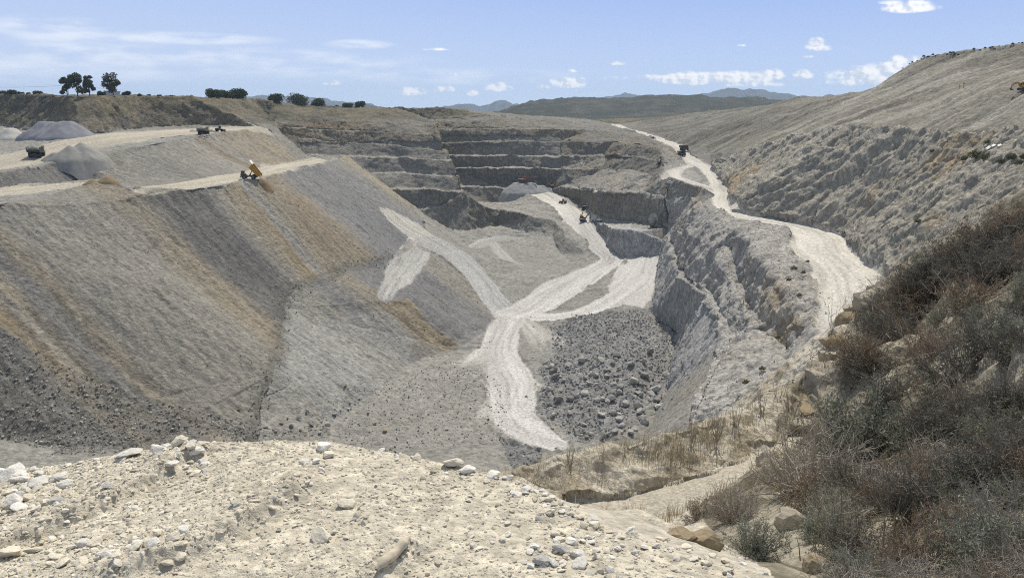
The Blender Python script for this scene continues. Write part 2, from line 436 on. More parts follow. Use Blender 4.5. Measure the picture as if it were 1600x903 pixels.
# ------------------------------------------------------------------ zones in plan, placed on the ground by sighting
ROADS = [  # centre line sighted in the photo, half width in metres at each point
    ("haul", [(960,197),(1017,213),(1060,230),(1069,243),(1088,257),(1112,272),(1128,295),(1127,308),(1131,330),(1195,345),(1258,356),(1282,374),(1285,393),(1320,422),(1344,455),(1360,520)], [6,5,5.5,4.5,5.5,4.5,4.5,4.5,4.5,5,7,11,10.5,10,9,9]),
    ("haul", [(1090,259),(1046,267),(1056,279),(1100,292),(1124,303)], [6,7,4,4,6]),
    ("haul", [(1046,301),(1075,303),(1112,310)], [3,3,5]),
    ("haul", [(838,299),(868,315),(905,345),(942,392),(962,407),(930,420),(890,440),(830,483),(800,493)], [11,8,8,5.5,7,9,12,9,9]),
    ("haul", [(920,337),(906,346)], [9,10]),
    ("ramp", [(618,340),(655,366),(685,383),(722,405),(753,440),(773,470),(795,493)], [9,9,9,9,7.5,7,9]),
    ("haul", [(800,492),(786,525),(780,550),(798,590),(806,620),(800,650),(830,680),(868,695)], [8,7,8,9,9,9,7,4]),
    ("fan", [(784,540),(748,570),(706,588)], [7,8,10]),
    ("fan", [(820,500),(848,528),(866,562)], [4,6,9]),
    ("haul", [(800,492),(860,498),(920,487),(965,466),(992,440),(1003,415)], [8,6.5,6,8,10,13]),
    ("haul", [(822,490),(870,472),(905,452),(940,425)], [6,5,4,4]),
    ("faint", [(770,380),(792,407),(830,428),(880,433)], [3,3.5,5,8]),
    ("faint", [(745,385),(770,372),(815,374),(850,386)], [5,4,4,5]),
    ("faint", [(800,600),(770,640),(740,660)], [6,5,4]),
    ("fan", [(806,600),(835,612),(858,618)], [10,8,6]),
    ("fan", [(800,640),(770,652),(735,662)], [9,8,7]),
    ("ramp", [(600,460),(632,425),(655,392),(660,376)], [3,6.5,6,7]),
    ("terrace", [(-160,285),(20,252),(100,228),(200,213),(300,205),(400,199)], [13,15,17,19,17,10]),
    ("terrace", [(-160,305),(0,303),(70,294),(120,287)], [12,11,8,5]),
    ("terrace", [(228,297),(300,289),(380,276),(450,259),(500,249)], [5,6.5,7,6,4]),
]
ROADS = [(n, smooth_line(np.column_stack([np.array(hits(*p))[:, :2], w]), 2)) for n, p, w in ROADS]
POLY = {k: hits(*v) for k, v in dict(
    dumpA=[(-300,300),(0,268),(70,257),(150,241),(230,228),(290,215),(330,210),(410,199),(482,245),(400,264),(330,280),(240,294),(165,280),(130,283),(0,293),(-300,320)],
    dumpB=[(-500,390),(-150,338),(0,321),(60,309),(100,299),(140,286),(165,283),(190,293),(230,304),(300,297),(400,282),(450,267),(540,243),(640,320),(665,346),(660,360),(608,345),(640,373),(625,405),(560,416),(460,456),(442,481),(430,581),(400,641),(380,692),(200,702),(0,692),(-300,690)],
    dumpC=[(615,405),(560,416),(460,456),(442,481),(430,581),(520,655),(590,610),(640,568),(715,548),(768,512),(762,480),(735,440),(690,398),(640,372)],
    ochre=[(592,468),(648,462),(665,490),(722,540),(690,546),(640,525)],
    scree=[(-300,470),(0,508),(90,560),(180,603),(260,632),(350,655),(385,662),(430,672),(510,662),(520,686),(300,690),(125,714),(60,698),(0,680),(-300,660)],
    pale=[(-300,665),(0,681),(60,700),(118,720),(80,740),(-300,780)],
    rubble=[(858,515),(900,492),(1000,487),(1030,500),(1052,540),(1040,620),(985,650),(950,690),(900,690),(862,655),(838,645),(850,600),(838,575),(870,555)],
    rubble_near=[(780,680),(845,700),(850,735),(800,735)],
    pad=[(950,470),(1010,482),(1026,440),(1024,405),(985,405),(972,430)],
    rugged=[(1135,335),(1142,300),(1110,255),(1180,236),(1260,212),(1340,203),(1440,208),(1600,205),(1750,210),(1600,310),(1480,375),(1390,430),(1350,410),(1328,392),(1333,372),(1275,354),(1200,340)],
    buttress=[(1040,296),(1085,312),(1105,330),(1190,352),(1240,362),(1230,380),(1292,435),(1306,480),(1300,560),(1240,640),(1080,660),(1130,530),(1100,460),(1050,400),(1060,345)],
    rough_mid=[(880,206),(1010,216),(1070,250),(1036,262),(1060,322),(1000,306),(935,302),(900,290),(880,262)],
    bluecut=[(928,346),(1045,366),(1040,400),(970,403),(948,388)],
    dark_mound=[(0,268),(70,257),(150,241),(175,262),(130,283),(0,293)],
    hill=[(960,205),(1000,190),(1120,172),(1200,163),(1250,150),(1310,150),(1600,68),(1750,60),(1750,205),(1600,202),(1440,207),(1340,202),(1260,212),(1180,236),(1110,240),(1070,228),(1020,207)],
).items()}
PLATFORM = [p for p in crest] + [(9, 1.5, 0), (9, -7, 0), (-14, -7, 0)]
TRACK = list(t_near) + list(t_far)[::-1]
BANK = [D(1312,500,41),D(1298,545,39),D(1280,585,37),D(1245,640,33.5),Z(1200,700,-9.1),Z(1080,808,-8.7),Z(1120,835,-6.3),Z(1220,906,-2.36),(2.6,1.0,0),(4,-7,0),(40,-7,0),(60,30,0),D(1700,250,36),D(1600,303,26.5),D(1480,372,31.5),D(1392,432,39.5)]
RIDGES = [smooth_line(hits(*r), 2) for r in ([(-60,880),(60,825),(170,785),(255,738),(300,716)], [(225,890),(290,858),(370,822),(470,768)], [(560,915),(600,895),(645,862)])]

def platform_relief(x, y):
    """Clods, ruts and wheel ridges of the gravel platform, metres."""
    h = .035 * fbm(x / .9, y / .9, 0, 3, 61) + .016 * fbm(x / .16, y / .16, 0, 3, 62) + .007 * fbm(x / .05, y / .05, 0, 2, 63)
    for i, (r, amp) in enumerate(zip(RIDGES, (.10, .09, .055))):
        d, lat, s, _ = seg_dist(x + .025 * noise3(x / .12, y / .12, 0, 66 + i) + .012 * noise3(x / .035, y / .035, 0, 69 + i), y, r)
        on = np.exp(-((d - np.abs(lat)) / .12) ** 2) * (d < 1.5)
        prof = np.where(lat > 0, np.exp(-(lat / .30) ** 2), np.exp(-(lat / .06) ** 2))
        h = h + on * (amp * prof * (.86 + .16 * noise3(x / .1, y / .1, 3, 67) + .14 * noise3(x / .03, y / .03, 5, 68)) - .02 * np.exp(-((lat + .16) / .14) ** 2))
    return h

def blocky(v, n):
    """Noise turned into ledges."""
    f = v * n; fl = np.floor(f)
    return (fl + sstep(.28, .72, f - fl)) / n

def color(*c): return np.array(c, np.float32)
def lerp(a, b, t): return a + (b - a) * t[:, None]

def ramp(u, stops):
    """Tip-line colours along the crest coordinate."""
    us = np.array([s[0] for s in stops]); cs = np.array([s[1] for s in stops]); o = np.argsort(us)
    return np.stack([np.interp(u, us[o], cs[o, c]) for c in range(3)], 1)

GREY, TAN, CHAR, OCH, BLUE, PALE, LGREY, BROWN = (color(.29,.272,.232), color(.335,.285,.205), color(.135,.13,.122), color(.30,.235,.15),
    color(.225,.222,.22), color(.45,.41,.34), color(.36,.35,.32), color(.25,.205,.14))

def build_ground():
    V, T = refine(TV, TT, k=GRAIN)
    N = vnormals(V, T)
    x, y, z = V[:, 0].copy(), V[:, 1].copy(), V[:, 2].copy()
    n = len(V); r = np.hypot(x, y)
    # wavering plan coordinates, so that no zone edge is a ruled line
    w1 = fbm(x / 14, y / 14, z / 14, 4, 1); w2 = fbm(x / 14, y / 14, z / 14, 4, 5)
    near = r < 70
    ww = np.where(near, .0, 1.0)
    xw, yw = x + 3.0 * w1 * ww, y + 3.0 * w2 * ww
    xs, ys = x + 1.2 * w1 * ww, y + 1.2 * w2 * ww
    P = {k: in_poly(xw, yw, p) & ~near for k, p in POLY.items()}
    w5 = fbm(x / 6, y / 6, z / 6, 3, 8)
    P["scree"] = in_poly(x + 9 * w1 + 4 * w5, y + 9 * w2 - 4 * w5, POLY["scree"]) & ~near
    P["rubble"] = in_poly(x + 5 * w1 + 3 * w5, y + 5 * w2 - 3 * w5, POLY["rubble"]) & ~near
    soft = {q_: np.mean([in_poly(x + 9 * w1 + 4 * w5 + a_, y + 9 * w2 - 4 * w5 + b_, POLY[q_]) for a_, b_ in ((0, 0), (3, 2), (-3, 2), (2, -4), (-2, -3), (6, 0), (-6, 0))], axis=0) * (~near) for q_ in ("rubble", "scree")}
    plat = in_poly(x, y, PLATFORM)
    track = in_poly(x + .3 * noise3(x * 1.2, y * 1.2, 0, 31), y + .3 * noise3(x * 1.2, y * 1.2, 0, 32), TRACK) & near
    bank = in_poly(x, y, BANK) & ~plat & ~track
    # roads: mask, lateral offset
    rtone = np.ones((n, 3), np.float32)
    ed = np.full(n, 9.0); rn = 1 - np.abs(N[:, 2])
    road = np.zeros(n); lat = np.zeros(n); arc = np.zeros(n)
    for i, (nm, l) in enumerate(ROADS):
        b0, b1 = l[:, :2].min(0) - 25, l[:, :2].max(0) + 25
        k = np.nonzero((x > b0[0]) & (x < b1[0]) & (y > b0[1]) & (y < b1[1]))[0]
        d, la, s, w = seg_dist(xs[k], ys[k], l, l[:, 2])
        m = 1 - sstep(.90 * w, 1.06 * w + .45, d + .30 * w * fbm(la / 2.2, s / 26, 0 * s + i, 3, 150) + .22 * w * fbm(xs[k] / 9, ys[k] / 9, 0 * s, 3, 154))
        if nm in ('fan', 'faint'):                          # spurs that wear out in streaks
            Ln = s.max() + 1e-6
            m = m * sstep(0, .55, (1 - s / Ln) * 1.15 - .45 * (.5 + .5 * fbm(la / 1.6, s / 40, 0 * s + i, 3, 160, gain=.6)) + .12) * (.75 if nm == 'faint' else 1)
        up = m > road[k]
        ed[k] = np.minimum(ed[k], np.where(nm != 'haul', 9.0, np.abs(d - w - .8)))
        rtone[k[up]] = {"haul": (1, 1, 1), "terrace": (.80, .77, .70), "ramp": (.80, .81, .82), "fan": (.88, .87, .84), "faint": (.78, .78, .77)}[nm]
        road[k] = np.maximum(road[k], m); lat[k] = np.where(up, la, lat[k]); arc[k] = np.where(up, s + 300 * i, arc[k])
    road = np.maximum(road, P["pad"] * .9)
    road *= 1 - sstep(.16, .40, rn)
    road[near] = 0
    wind = np.exp(-(ed / 1.1) ** 2) * sstep(.75, .35, road) * (~near)
    steep = sstep(.32, .62, 1 - np.abs(N[:, 2]))
    steep = np.where(near, sstep(.2, .5, 1 - np.abs(N[:, 2])), steep)
    dump = (P["dumpA"] | P["dumpB"] | P["dumpC"])
    plain = (y > 860) | (r > 1000) | ((y > 560) & (z > -14) & (x < -40) & (steep < .3)) | ((x < -150) & (z > -9))
    wall = steep * (1 - road) * (~dump) * (~plat) * (~bank)
    bank_far = (x < -60) & (y > 400) & (z > -17.5) & ~dump & (r < 1000)
    wall = np.maximum(wall, bank_far * sstep(.06, .25, 1 - N[:, 2]) * (1 - road))
    wall = np.maximum(wall, P["rugged"] * .85 * (1 - road))
    wall = np.maximum(wall, (P["buttress"] * .75 + P["rough_mid"] * .6) * (1 - road))
    erode = (y > 540) & (z > -30) & (x < 60) & (x > -190) & ~plain & (r < 900)
    wall = np.maximum(wall, erode * .55 * sstep(.02, .15, 1 - N[:, 2]) * (1 - road))
    wall[r > 1100] = 0
    # ---------------- soft tipped and eroded ground: blurred plan relief away from the crests and toes
    gx, gy, st = -460.0, 62.0, 2.5
    nx, ny = 370, 350
    H = np.array([[ground(gx + i * st, gy + j * st) for i in range(nx)] for j in range(ny)])
    def blur(a, sg):
        kk = np.exp(-.5 * (np.arange(-3 * sg, 3 * sg + 1) / sg) ** 2); kk /= kk.sum(); q = 3 * sg
        a = np.apply_along_axis(lambda v_: np.convolve(np.pad(v_, q, mode="edge"), kk, "valid"), 0, a)
        return np.apply_along_axis(lambda v_: np.convolve(np.pad(v_, q, mode="edge"), kk, "valid"), 1, a)
    HX, HY = np.meshgrid(gx + st * np.arange(nx), gy + st * np.arange(ny))
    md = [in_poly(HX, HY, POLY[q]) for q in ("dumpA", "dumpB", "dumpC")]
    gyr, gxr = np.gradient(H, st)
    slope = np.hypot(gxr, gyr)
    flat_ = (slope < .45) & ~(md[0] | md[1] | md[2]) & ~in_poly(HX, HY, POLY["hill"])
    wsoft = np.zeros(H.shape)
    for q in md + [md[1] | md[2], in_poly(HX, HY, POLY["hill"]), flat_]: wsoft = np.maximum(wsoft, sstep(.70, .99, blur(q.astype(float), 2)))
    HB = blur(H, 3)
    def samp(A, X_, Y_):
        fx, fy = np.clip((X_ - gx) / st, 0, nx - 1.001), np.clip((Y_ - gy) / st, 0, ny - 1.001)
        i, j = fx.astype(int), fy.astype(int); a, b = fx - i, fy - j
        return A[j, i] * (1 - a) * (1 - b) + A[j, i + 1] * a * (1 - b) + A[j + 1, i] * (1 - a) * b + A[j + 1, i + 1] * a * b
    k = np.nonzero((x > gx) & (x < gx + st * (nx - 1)) & (y > gy) & (y < gy + st * (ny - 1)) & ~near)[0]
    V[k, 2] += (samp(HB, x[k], y[k]) - samp(H, x[k], y[k])) * samp(wsoft, x[k], y[k])
    # ---------------- relief
    nh = N.copy(); nh[:, 2] *= .35
    nh /= np.linalg.norm(nh, axis=1)[:, None] + 1e-9
    k = np.nonzero((wall > .02) & ~near)[0]
    X, Y, Zc = x[k], y[k], z[k]
    rg = np.where(P["rugged"][k], .55, np.where(P["buttress"][k], .55, np.where(P["rough_mid"][k], .45, np.where(erode[k], .4, 0))))
    al = np.where(np.abs(nh[k, 0]) > np.abs(nh[k, 1]), Y, X)                       # along the face
    wz = .9 * fbm(X / 13, Y / 13, Zc / 13, 3, 24)
    saw = np.abs(((Zc / 8.5 + 1.1 * wz) % 1.0) - .18) * np.where(((Zc / 8.5 + 1.1 * wz) % 1.0) < .18, 1 / .18, 1 / .82)
    flute = fbm(al / 4.6 + .5 * wz, (X + Y) / 30, Zc / 19, 4, 13, gain=.55, ridged=True)
    d = (1.2 * fbm(X / 10, Y / 10, Zc / 16, 4, 10, gain=.55) + 1.3 * blocky(fbm(X / 7, Y / 7, Zc / 9, 3, 37), 4) + 1.5 * flute + .55 * fbm(X / 1.5, Y / 1.5, Zc / 2.6, 3, 16, gain=.6)
         + rg * (1.5 * saw + 2.3 * fbm((al + .5 * Zc) / 7 + .8 * wz, X / 20, Zc / 24, 5, 19, gain=.58, ridged=True) + 2.2 * blocky(fbm(X / 17, Y / 17, Zc / 14, 4, 22), 5) + 1.1 * blocky(fbm(X / 6, Y / 6, Zc / 5, 3, 36), 4) + .9 * fbm(X / 3, Y / 3, Zc / 3.4, 3, 33, gain=.6, ridged=True)))
    kw = np.nonzero((r < 1000) & (y > 180) & ~dump)[0]
    am = np.where(P["buttress"][kw], 1.2, np.where(y[kw] > 500, 3.6, 2.4)) * (1 - road[kw]) * np.where(z[kw] > -90, 1, .4)
    V[kw, 1] += am * fbm(x[kw] / 16, y[kw] / 16, z[kw] / 20, 3, 27)
    V[kw, 0] += .8 * am * fbm(x[kw] / 16, y[kw] / 16, z[kw] / 20, 3, 28)
    q = kw[(y[kw] > 480) & (z[kw] > -88) & (x[kw] < 115)]
    V[q, 1] += .9 * (1 - road[q]) * fbm(x[q] / 5.5, y[q] / 5.5, z[q] / 8, 3, 29)
    V[q, 2] += (1 - road[q]) * (.9 * fbm(x[q] / 7, y[q] / 7, 0, 3, 30) + .9 * np.abs(fbm(x[q] / 2.4, y[q] / 2.4, 0, 2, 34)))
    crag = np.zeros(n); crag[k] = d
    V[k] += nh[k] * (d * wall[k])[:, None]
    # loose ground: lumps, with fall-line rills on the tips and on the hillside
    u, v = .5 * x + .86 * y, .86 * x - .5 * y
    k = np.nonzero(dump & ~near)[0]
    uu = u[k] + 2.2 * fbm(u[k] / 20, v[k] / 26, 0, 2, 40)
    g = 2.3 * fbm(uu / 16, v[k] / 80, 0, 4, 41, gain=.6) + .9 * fbm(x[k] / 16, y[k] / 16, 0, 4, 39, gain=.55) + .65 * fbm(uu / 2.1, v[k] / 9, 0, 3, 45, gain=.6) + .16 * fbm(x[k] / 1.1, y[k] / 1.1, z[k] / 1.1, 2, 48)
    V[k, 2] += g * (1 - road[k]) * sstep(0, .12, 1 - N[k, 2])
    k = np.nonzero(P["rugged"])[0]
    cr = y[k] + .25 * x[k] + 4 * fbm(x[k] / 28, y[k] / 28, 0, 3, 170)
    rib = 2.0 * fbm(cr / 11, x[k] / 50, z[k] / 60, 4, 171, gain=.6, ridged=True) + 1.1 * fbm(cr / 3.4, x[k] / 15, z[k] / 15, 3, 174, gain=.6, ridged=True)
    V[k, 2] += rib * (1 - road[k]) * sstep(.02, .12, 1 - N[k, 2])
    ribs = np.zeros(n); ribs[k] = rib
    k = np.nonzero(P["hill"])[0]
    hx = y[k] + .35 * x[k] + 3 * fbm(x[k] / 30, y[k] / 30, 0, 2, 50)
    V[k, 2] += (1 - road[k]) * (1.9 * fbm(x[k] / 60, hx / 9, 0, 5, 51, gain=.58) + 1.1 * fbm(x[k] / 10, y[k] / 10, 0, 4, 56) + 1.3 * blocky(fbm(x[k] / 24, y[k] / 24, z[k] / 9, 3, 57), 5))
    k = np.nonzero((~near) & (~dump) & (r < 1100))[0]
    V[k, 2] += (1 - road[k] * .93) * (.9 * fbm(x[k] / 11, y[k] / 11, 0, 4, 58, gain=.55) + .38 * fbm(x[k] / 2.0, y[k] / 2.0, 0, 3, 59, gain=.6)) 
    V[:, 2] += wind * (.55 + .6 * noise3(x / 1.7, y / 1.7, 0 * x, 90))
    k = np.nonzero(P["rubble"] | P["rubble_near"])[0]
    V[k, 2] += (1 - road[k]) * (2.0 * fbm(x[k] / 12, y[k] / 12, 0, 4, 70) + .9 * np.abs(fbm(x[k] / 2.2, y[k] / 2.2, 0, 3, 71)))
    k = np.nonzero(P["scree"])[0]
    V[k, 2] += .5 * np.abs(fbm(x[k] / 1.5, y[k] / 1.5, 0, 2, 73)) + .35 * fbm(x[k] / 9, y[k] / 9, 0, 2, 74)
    k = np.nonzero((y > 560) & (x < 0) & (z > -20) & (r < 1000))[0]      # ragged rim of the plain
    V[k, 2] += 1.6 * fbm(x[k] / 22, y[k] / 22, 0, 4, 76, gain=.6)
    k = np.nonzero(plat & (r < 16))[0]
    V[k, 2] += platform_relief(x[k], y[k])
    k = np.nonzero(track)[0]
    V[k, 2] += .03 * fbm(x[k] / .5, y[k] / .5, 0, 3, 80)
    k = np.nonzero(near & ~plat & ~track)[0]
    V[k] += N[k] * ((.28 * fbm(x[k] / 1.6, y[k] / 1.6, z[k] / 1.6, 4, 82, gain=.6, ridged=True) + .35 * fbm(x[k] / 5, y[k] / 5, z[k] / 5, 2, 86)) * sstep(10.0, 15.0, r[k]) + .05 * fbm(x[k] / .3, y[k] / .3, z[k] / .3, 3, 88))[:, None]

    # ---------------- colours of the rock and soil themselves
    f1 = fbm(x / 40, y / 40, z / 20, 4, 101); f2 = fbm(x / 6, y / 6, z / 6, 4, 102, gain=.6); f3 = fbm(x / 1.2, y / 1.2, z / 1.2, 3, 103)
    C = np.tile(color(.32,.305,.27), (n, 1))
    C *= (1 + .16 * f1 + .14 * f2 + .12 * f3)[:, None]
    # walls: weathered bands and ochre patches
    band = fbm(x / 120, y / 120, z / 2.4 + .5 * f2, 3, 105)
    wc = lerp(np.tile(color(.345,.32,.27), (n, 1)), np.tile(color(.36,.29,.185), (n, 1)), np.clip(sstep(.05, .5, f1 + .35 * f2) * .7 + sstep(-10, 0, -np.abs(z + 22)) * 0, 0, 1))
    wc = lerp(wc, np.tile(color(.24,.236,.235), (n, 1)), sstep(.12, .5, band) * .7)
    wc *= (1 + .13 * f2 + .1 * f3)[:, None]
    warm = sstep(-60, -5, z) * (y > 480) * (x < 60)
    wc = lerp(wc, wc * color(1.02,.93,.76), warm)
    C = lerp(C, wc, np.clip(wall * 1.3, 0, 1))
    lowpale = P["bluecut"] | ((x > 30) & (z < -72) & (wall > .3) & (y < 480) & (x > 30))
    C = lerp(C, np.tile(color(.46,.455,.44), (n, 1)) * (1 + .15 * f2)[:, None], lowpale * .8)
    flatb = (1 - sstep(.06, .22, 1 - np.abs(N[:, 2]))) * (~dump) * (z < -12) * (r < 800) * (~near)
    ledge = flatb * np.maximum(P["buttress"], .6 * ((y > 480) & (x < 115) & (z < -36) & (z > -84)))
    C = lerp(C, np.tile(color(.50,.475,.425), (n, 1)) * (1 + .18 * f2 + .2 * f3)[:, None], ledge * .75)
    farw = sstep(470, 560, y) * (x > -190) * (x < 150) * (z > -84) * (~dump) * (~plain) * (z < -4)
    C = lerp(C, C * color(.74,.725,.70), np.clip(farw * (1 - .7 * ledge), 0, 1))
    # tips
    su = u + 3.5 * fbm(u / 12, v / 45, 0, 3, 110) + 1.3 * fbm(u / 2.5, v / 14, 0, 3, 112)
    stA = [((.5 * q[0] + .86 * q[1]), c) for q, c in [(hit(40,270), GREY*.8),(hit(150,262), GREY*.95),(hit(205,262), GREY),(hit(250,250), GREY*.9),(hit(290,240), GREY),(hit(312,226), PALE*.82),(hit(330,226), OCH*.85),(hit(347,226), PALE*.8),(hit(362,226), BROWN*1.25),(hit(385,222), TAN),(hit(400,222), BROWN*1.35),(hit(425,222), TAN*1.05),(hit(460,236), GREY)]]
    stB = [((.5 * q[0] + .86 * q[1]), c) for q, c in [(hit(10,660), GREY*.8),(hit(5,560), CHAR*1.3),(hit(5,520), CHAR*1.4),(hit(5,500), OCH*.9),(hit(5,478), OCH*1.0),(hit(5,455), PALE*.85),(hit(5,432), TAN),(hit(5,405), CHAR*1.9),(hit(5,385), TAN*.95),(hit(5,350), GREY*.9),(hit(90,320), GREY),(hit(150,310), GREY*1.02),(hit(195,310), TAN*.9),(hit(235,325), TAN*.95),
            (hit(258,325), CHAR*1.1),(hit(290,318), CHAR),(hit(328,312), CHAR*1.15),(hit(345,308), GREY*.95),(hit(360,305), TAN*1.1),(hit(375,303), OCH*1.05),(hit(385,298), LGREY),(hit(402,296), TAN),(hit(418,292), BROWN*1.1),(hit(434,288), OCH*.9),(hit(446,285), BROWN*1.2),(hit(456,282), BLUE),(hit(495,272), BLUE*.9),(hit(530,262), BLUE*1.05),(hit(548,262), GREY),(hit(570,272), TAN*1.1)]]
    stC = [((.5 * q[0] + .86 * q[1]), c) for q, c in [(hit(450,600), LGREY*.95),(hit(470,520), LGREY),(hit(500,470), GREY),(hit(520,455), BLUE),(hit(560,440), TAN*.95),(hit(590,440), BLUE*.9),(hit(640,480), BLUE),(hit(690,440), BLUE*.95),(hit(730,470), GREY)]]
    fine = fbm(u / .9, v / 7, z / 7, 3, 115)
    for key, st in (("dumpA", stA), ("dumpB", stB), ("dumpC", stC)):
        k = P[key]
        cc = lerp(ramp(su[k], st), ramp(su[k] + 9 * f1[k], st) * .6 + GREY * .4, sstep(-.3, .5, fbm(x[k] / 26, y[k] / 26, z[k] / 26, 4, 118)) * .55) * (1 + .16 * fine[k] + .12 * f2[k] + .10 * f3[k])[:, None]
        C[k] = lerp(cc, np.tile(color(.29,.27,.23), (int(k.sum()), 1)), .06 + .40 * sstep(-.2, .55, fbm(x[k] / 34, y[k] / 34, z[k] / 34, 4, 119)))
    cone = P["dumpC"] & (x < -40) & (z < -84)
    C = lerp(C, np.tile(LGREY, (n, 1)) * (1 + .15 * f2 + .1 * f3)[:, None], cone * .6)
    mid_line = np.zeros(n); kk = np.nonzero(dump)[0]
    d, _, _, _ = seg_dist(xs[kk], ys[kk], fM); mid_line[kk] = 1 - sstep(1.2, 3.5, d + 1.2 * f3[kk])
    C = lerp(C, np.tile(color(.16,.152,.13), (n, 1)) * (1 + .5 * f3)[:, None], mid_line * .5)
    C = lerp(C, np.tile(BROWN * 1.25, (n, 1)) * (1 + .3 * f3)[:, None], P["ochre"] * .85)
    C = lerp(C, np.tile(color(.19,.18,.16), (n, 1)) * (1 + .6 * f3 + .3 * f2)[:, None], soft["scree"] * .62 * sstep(-.55, -.1, f2 + .4))
    C = lerp(C, np.tile(color(.33,.32,.28), (n, 1)), P["pale"] * .9)
    C = lerp(C, np.tile(color(.27,.264,.252), (n, 1)) * (1 + .45 * f3 + .2 * f2)[:, None], soft["rubble"] * .85)
    C = lerp(C, np.tile(color(.2,.2,.195), (n, 1)) * (1 + .4 * f3)[:, None], P["rubble_near"] * .8)
    C = lerp(C, np.tile(color(.17,.165,.155), (n, 1)) * (1 + .35 * f3)[:, None], P["dark_mound"] * .7 * (1 - road))
    # right hillside: pale scraped marl
    hl = fbm(x / 50, (y + .35 * x) / 5, 0, 4, 120, gain=.6)
    hc = lerp(np.tile(color(.235,.213,.17), (n, 1)), np.tile(color(.38,.355,.295), (n, 1)), sstep(-.35, .5, hl + .5 * f1)) * (1 + .16 * f2 + .14 * f3)[:, None]
    hc *= (1 - .28 * sstep(430, 620, y))[:, None]
    C = lerp(C, hc, P["hill"] * (1 - .3 * wall))
    rc = lerp(np.tile(color(.375,.343,.277), (n, 1)), np.tile(color(.37,.28,.17), (n, 1)), sstep(.15, .55, f1 + .5 * f2) * .8) * (1 + .12 * np.clip(crag / 2.5, -1, 1) + .16 * np.clip(ribs / 2.5, -1, 1) + .17 * f3 + .12 * f2)[:, None]
    C = lerp(C, rc, P["rugged"] * .85)
    bt_ = lerp(np.tile(color(.42,.40,.36), (n, 1)), np.tile(color(.38,.305,.20), (n, 1)), sstep(.2, .6, f1 + .5 * f2) * .8) * (1 + .2 * np.clip(crag / 2.5, -1, 1) + .15 * f3)[:, None]
    C = lerp(C, bt_, P["buttress"] * .9 * (1 - .8 * flatb))
    # scrub ground of the plain
    pc = lerp(np.tile(color(.20,.175,.115), (n, 1)), np.tile(color(.085,.085,.045), (n, 1)), sstep(-.25, .4, fbm(x / 9, y / 9, 0, 4, 125, gain=.62)))
    C = lerp(C, pc, plain * (~P["hill"]) * (1 - road))
    bankA = (x < -60) & (y > 400) & (z > -17) & ~dump
    bc = lerp(np.tile(color(.20,.17,.115), (n, 1)), np.tile(color(.095,.092,.075), (n, 1)), sstep(-.3, .35, f2 + .6 * f1))
    C = lerp(C, bc, bankA * (1 - road) * .8 * sstep(-18, -14, z))
    C *= .82
    # roads: dusty, with wheel tracks
    tr = fbm(lat / 2.6 + 1.2 * noise3(arc / 40, lat / 9, 0, 130), arc / 70, 0, 3, 131, gain=.7)
    wt = sum(np.exp(-((np.abs(lat + o + 1.2 * noise3(arc / 25, 0 * arc, 0 * arc, 133 + j)) - 1.5) / .42) ** 2) * sstep(-.3, .3, noise3(arc / 18, 0 * arc + j, 0 * arc, 137 + j)) for j, o in enumerate((-3.2, 3.2, .6)))
    rcol = np.tile(color(.505,.475,.415), (n, 1)) * (1 - .20 * np.clip(wt, 0, 1) +   .34 * tr + .08 * f2 + .05 * f3)[:, None]
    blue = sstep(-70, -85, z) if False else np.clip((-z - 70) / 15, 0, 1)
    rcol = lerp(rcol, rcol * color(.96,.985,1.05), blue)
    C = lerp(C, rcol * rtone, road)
    # near side
    pf = fbm(x / .6, y / .6, 0, 4, 140); pg = fbm(x / .07, y / .07, z / .07, 3, 141)
    pcol = np.tile(color(.565,.51,.40), (n, 1)) * (1 + .07 * pf + .16 * pg)[:, None]
    C = lerp(C, pcol, (plat * 1.0) * 1.0)
    kk = (plat | near) & ~plat & ~bank & ~track
    nc = lerp(np.tile(color(.50,.455,.37), (n, 1)), np.tile(color(.33,.285,.21), (n, 1)), sstep(-.2, .4, fbm(x / 1.3, y / 1.3, z / 1.3, 4, 143)))
    C[kk] = nc[kk]
    bk = lerp(np.tile(color(.33,.295,.225), (n, 1)), np.tile(color(.16,.14,.10), (n, 1)), sstep(-.3, .3, fbm(x / .9, y / .9, z / .9, 4, 145)))
    C[bank] = bk[bank]
    tcol = np.tile(color(.40,.365,.295), (n, 1)) * (1 + .12 * fbm(x / .8, y / .8, 0, 4, 147))[:, None]
    C = lerp(C, tcol, track * 1.0)
    C = np.clip(C, .02, .8)

    # ---------------- split into named pieces of the setting
    cls = np.zeros(n, int)                                   # 0 quarry floor
    cls[wall > .45] = 1
    cls[dump] = 2
    cls[P["hill"]] = 3
    cls[P["rugged"] | P["buttress"]] = 1
    cls[plain] = 4
    cls[road > .5] = 5
    cls[near] = 6
    cls[plat] = 7
    cls[track] = 8
    cls[bank] = 6
    info = [("quarry_floor", "grey broken rock floor of the deep quarry pit"), ("quarry_wall", "stepped rock walls cut round the quarry pit"),
            ("spoil_slope", "long striped slopes of tipped spoil on the pit's near side"), ("hillside", "pale scraped hillside rising above the haul road"),
            ("ground", "flat scrubby plain around the top of the quarry"), ("haul_road", "pale dusty haul roads winding down through the quarry"),
            ("bank", "rocky bank under the scrub beside the dirt track"), ("gravel_platform", "cream gravel platform closest to the viewpoint"),
            ("dirt_track", "narrow dirt track below the gravel platform")]
    fc = cls[T]
    fcls = np.where(fc[:, 1] == fc[:, 2], fc[:, 1], fc[:, 0])
    mats = [ground_material("rock_and_soil", 1.0), ground_material("near_soil", .06), ground_material("quarried_rock", 1.0, "wall"), ground_material("tipped_spoil", .9, "tip"), ground_material("road_dust", .5)]
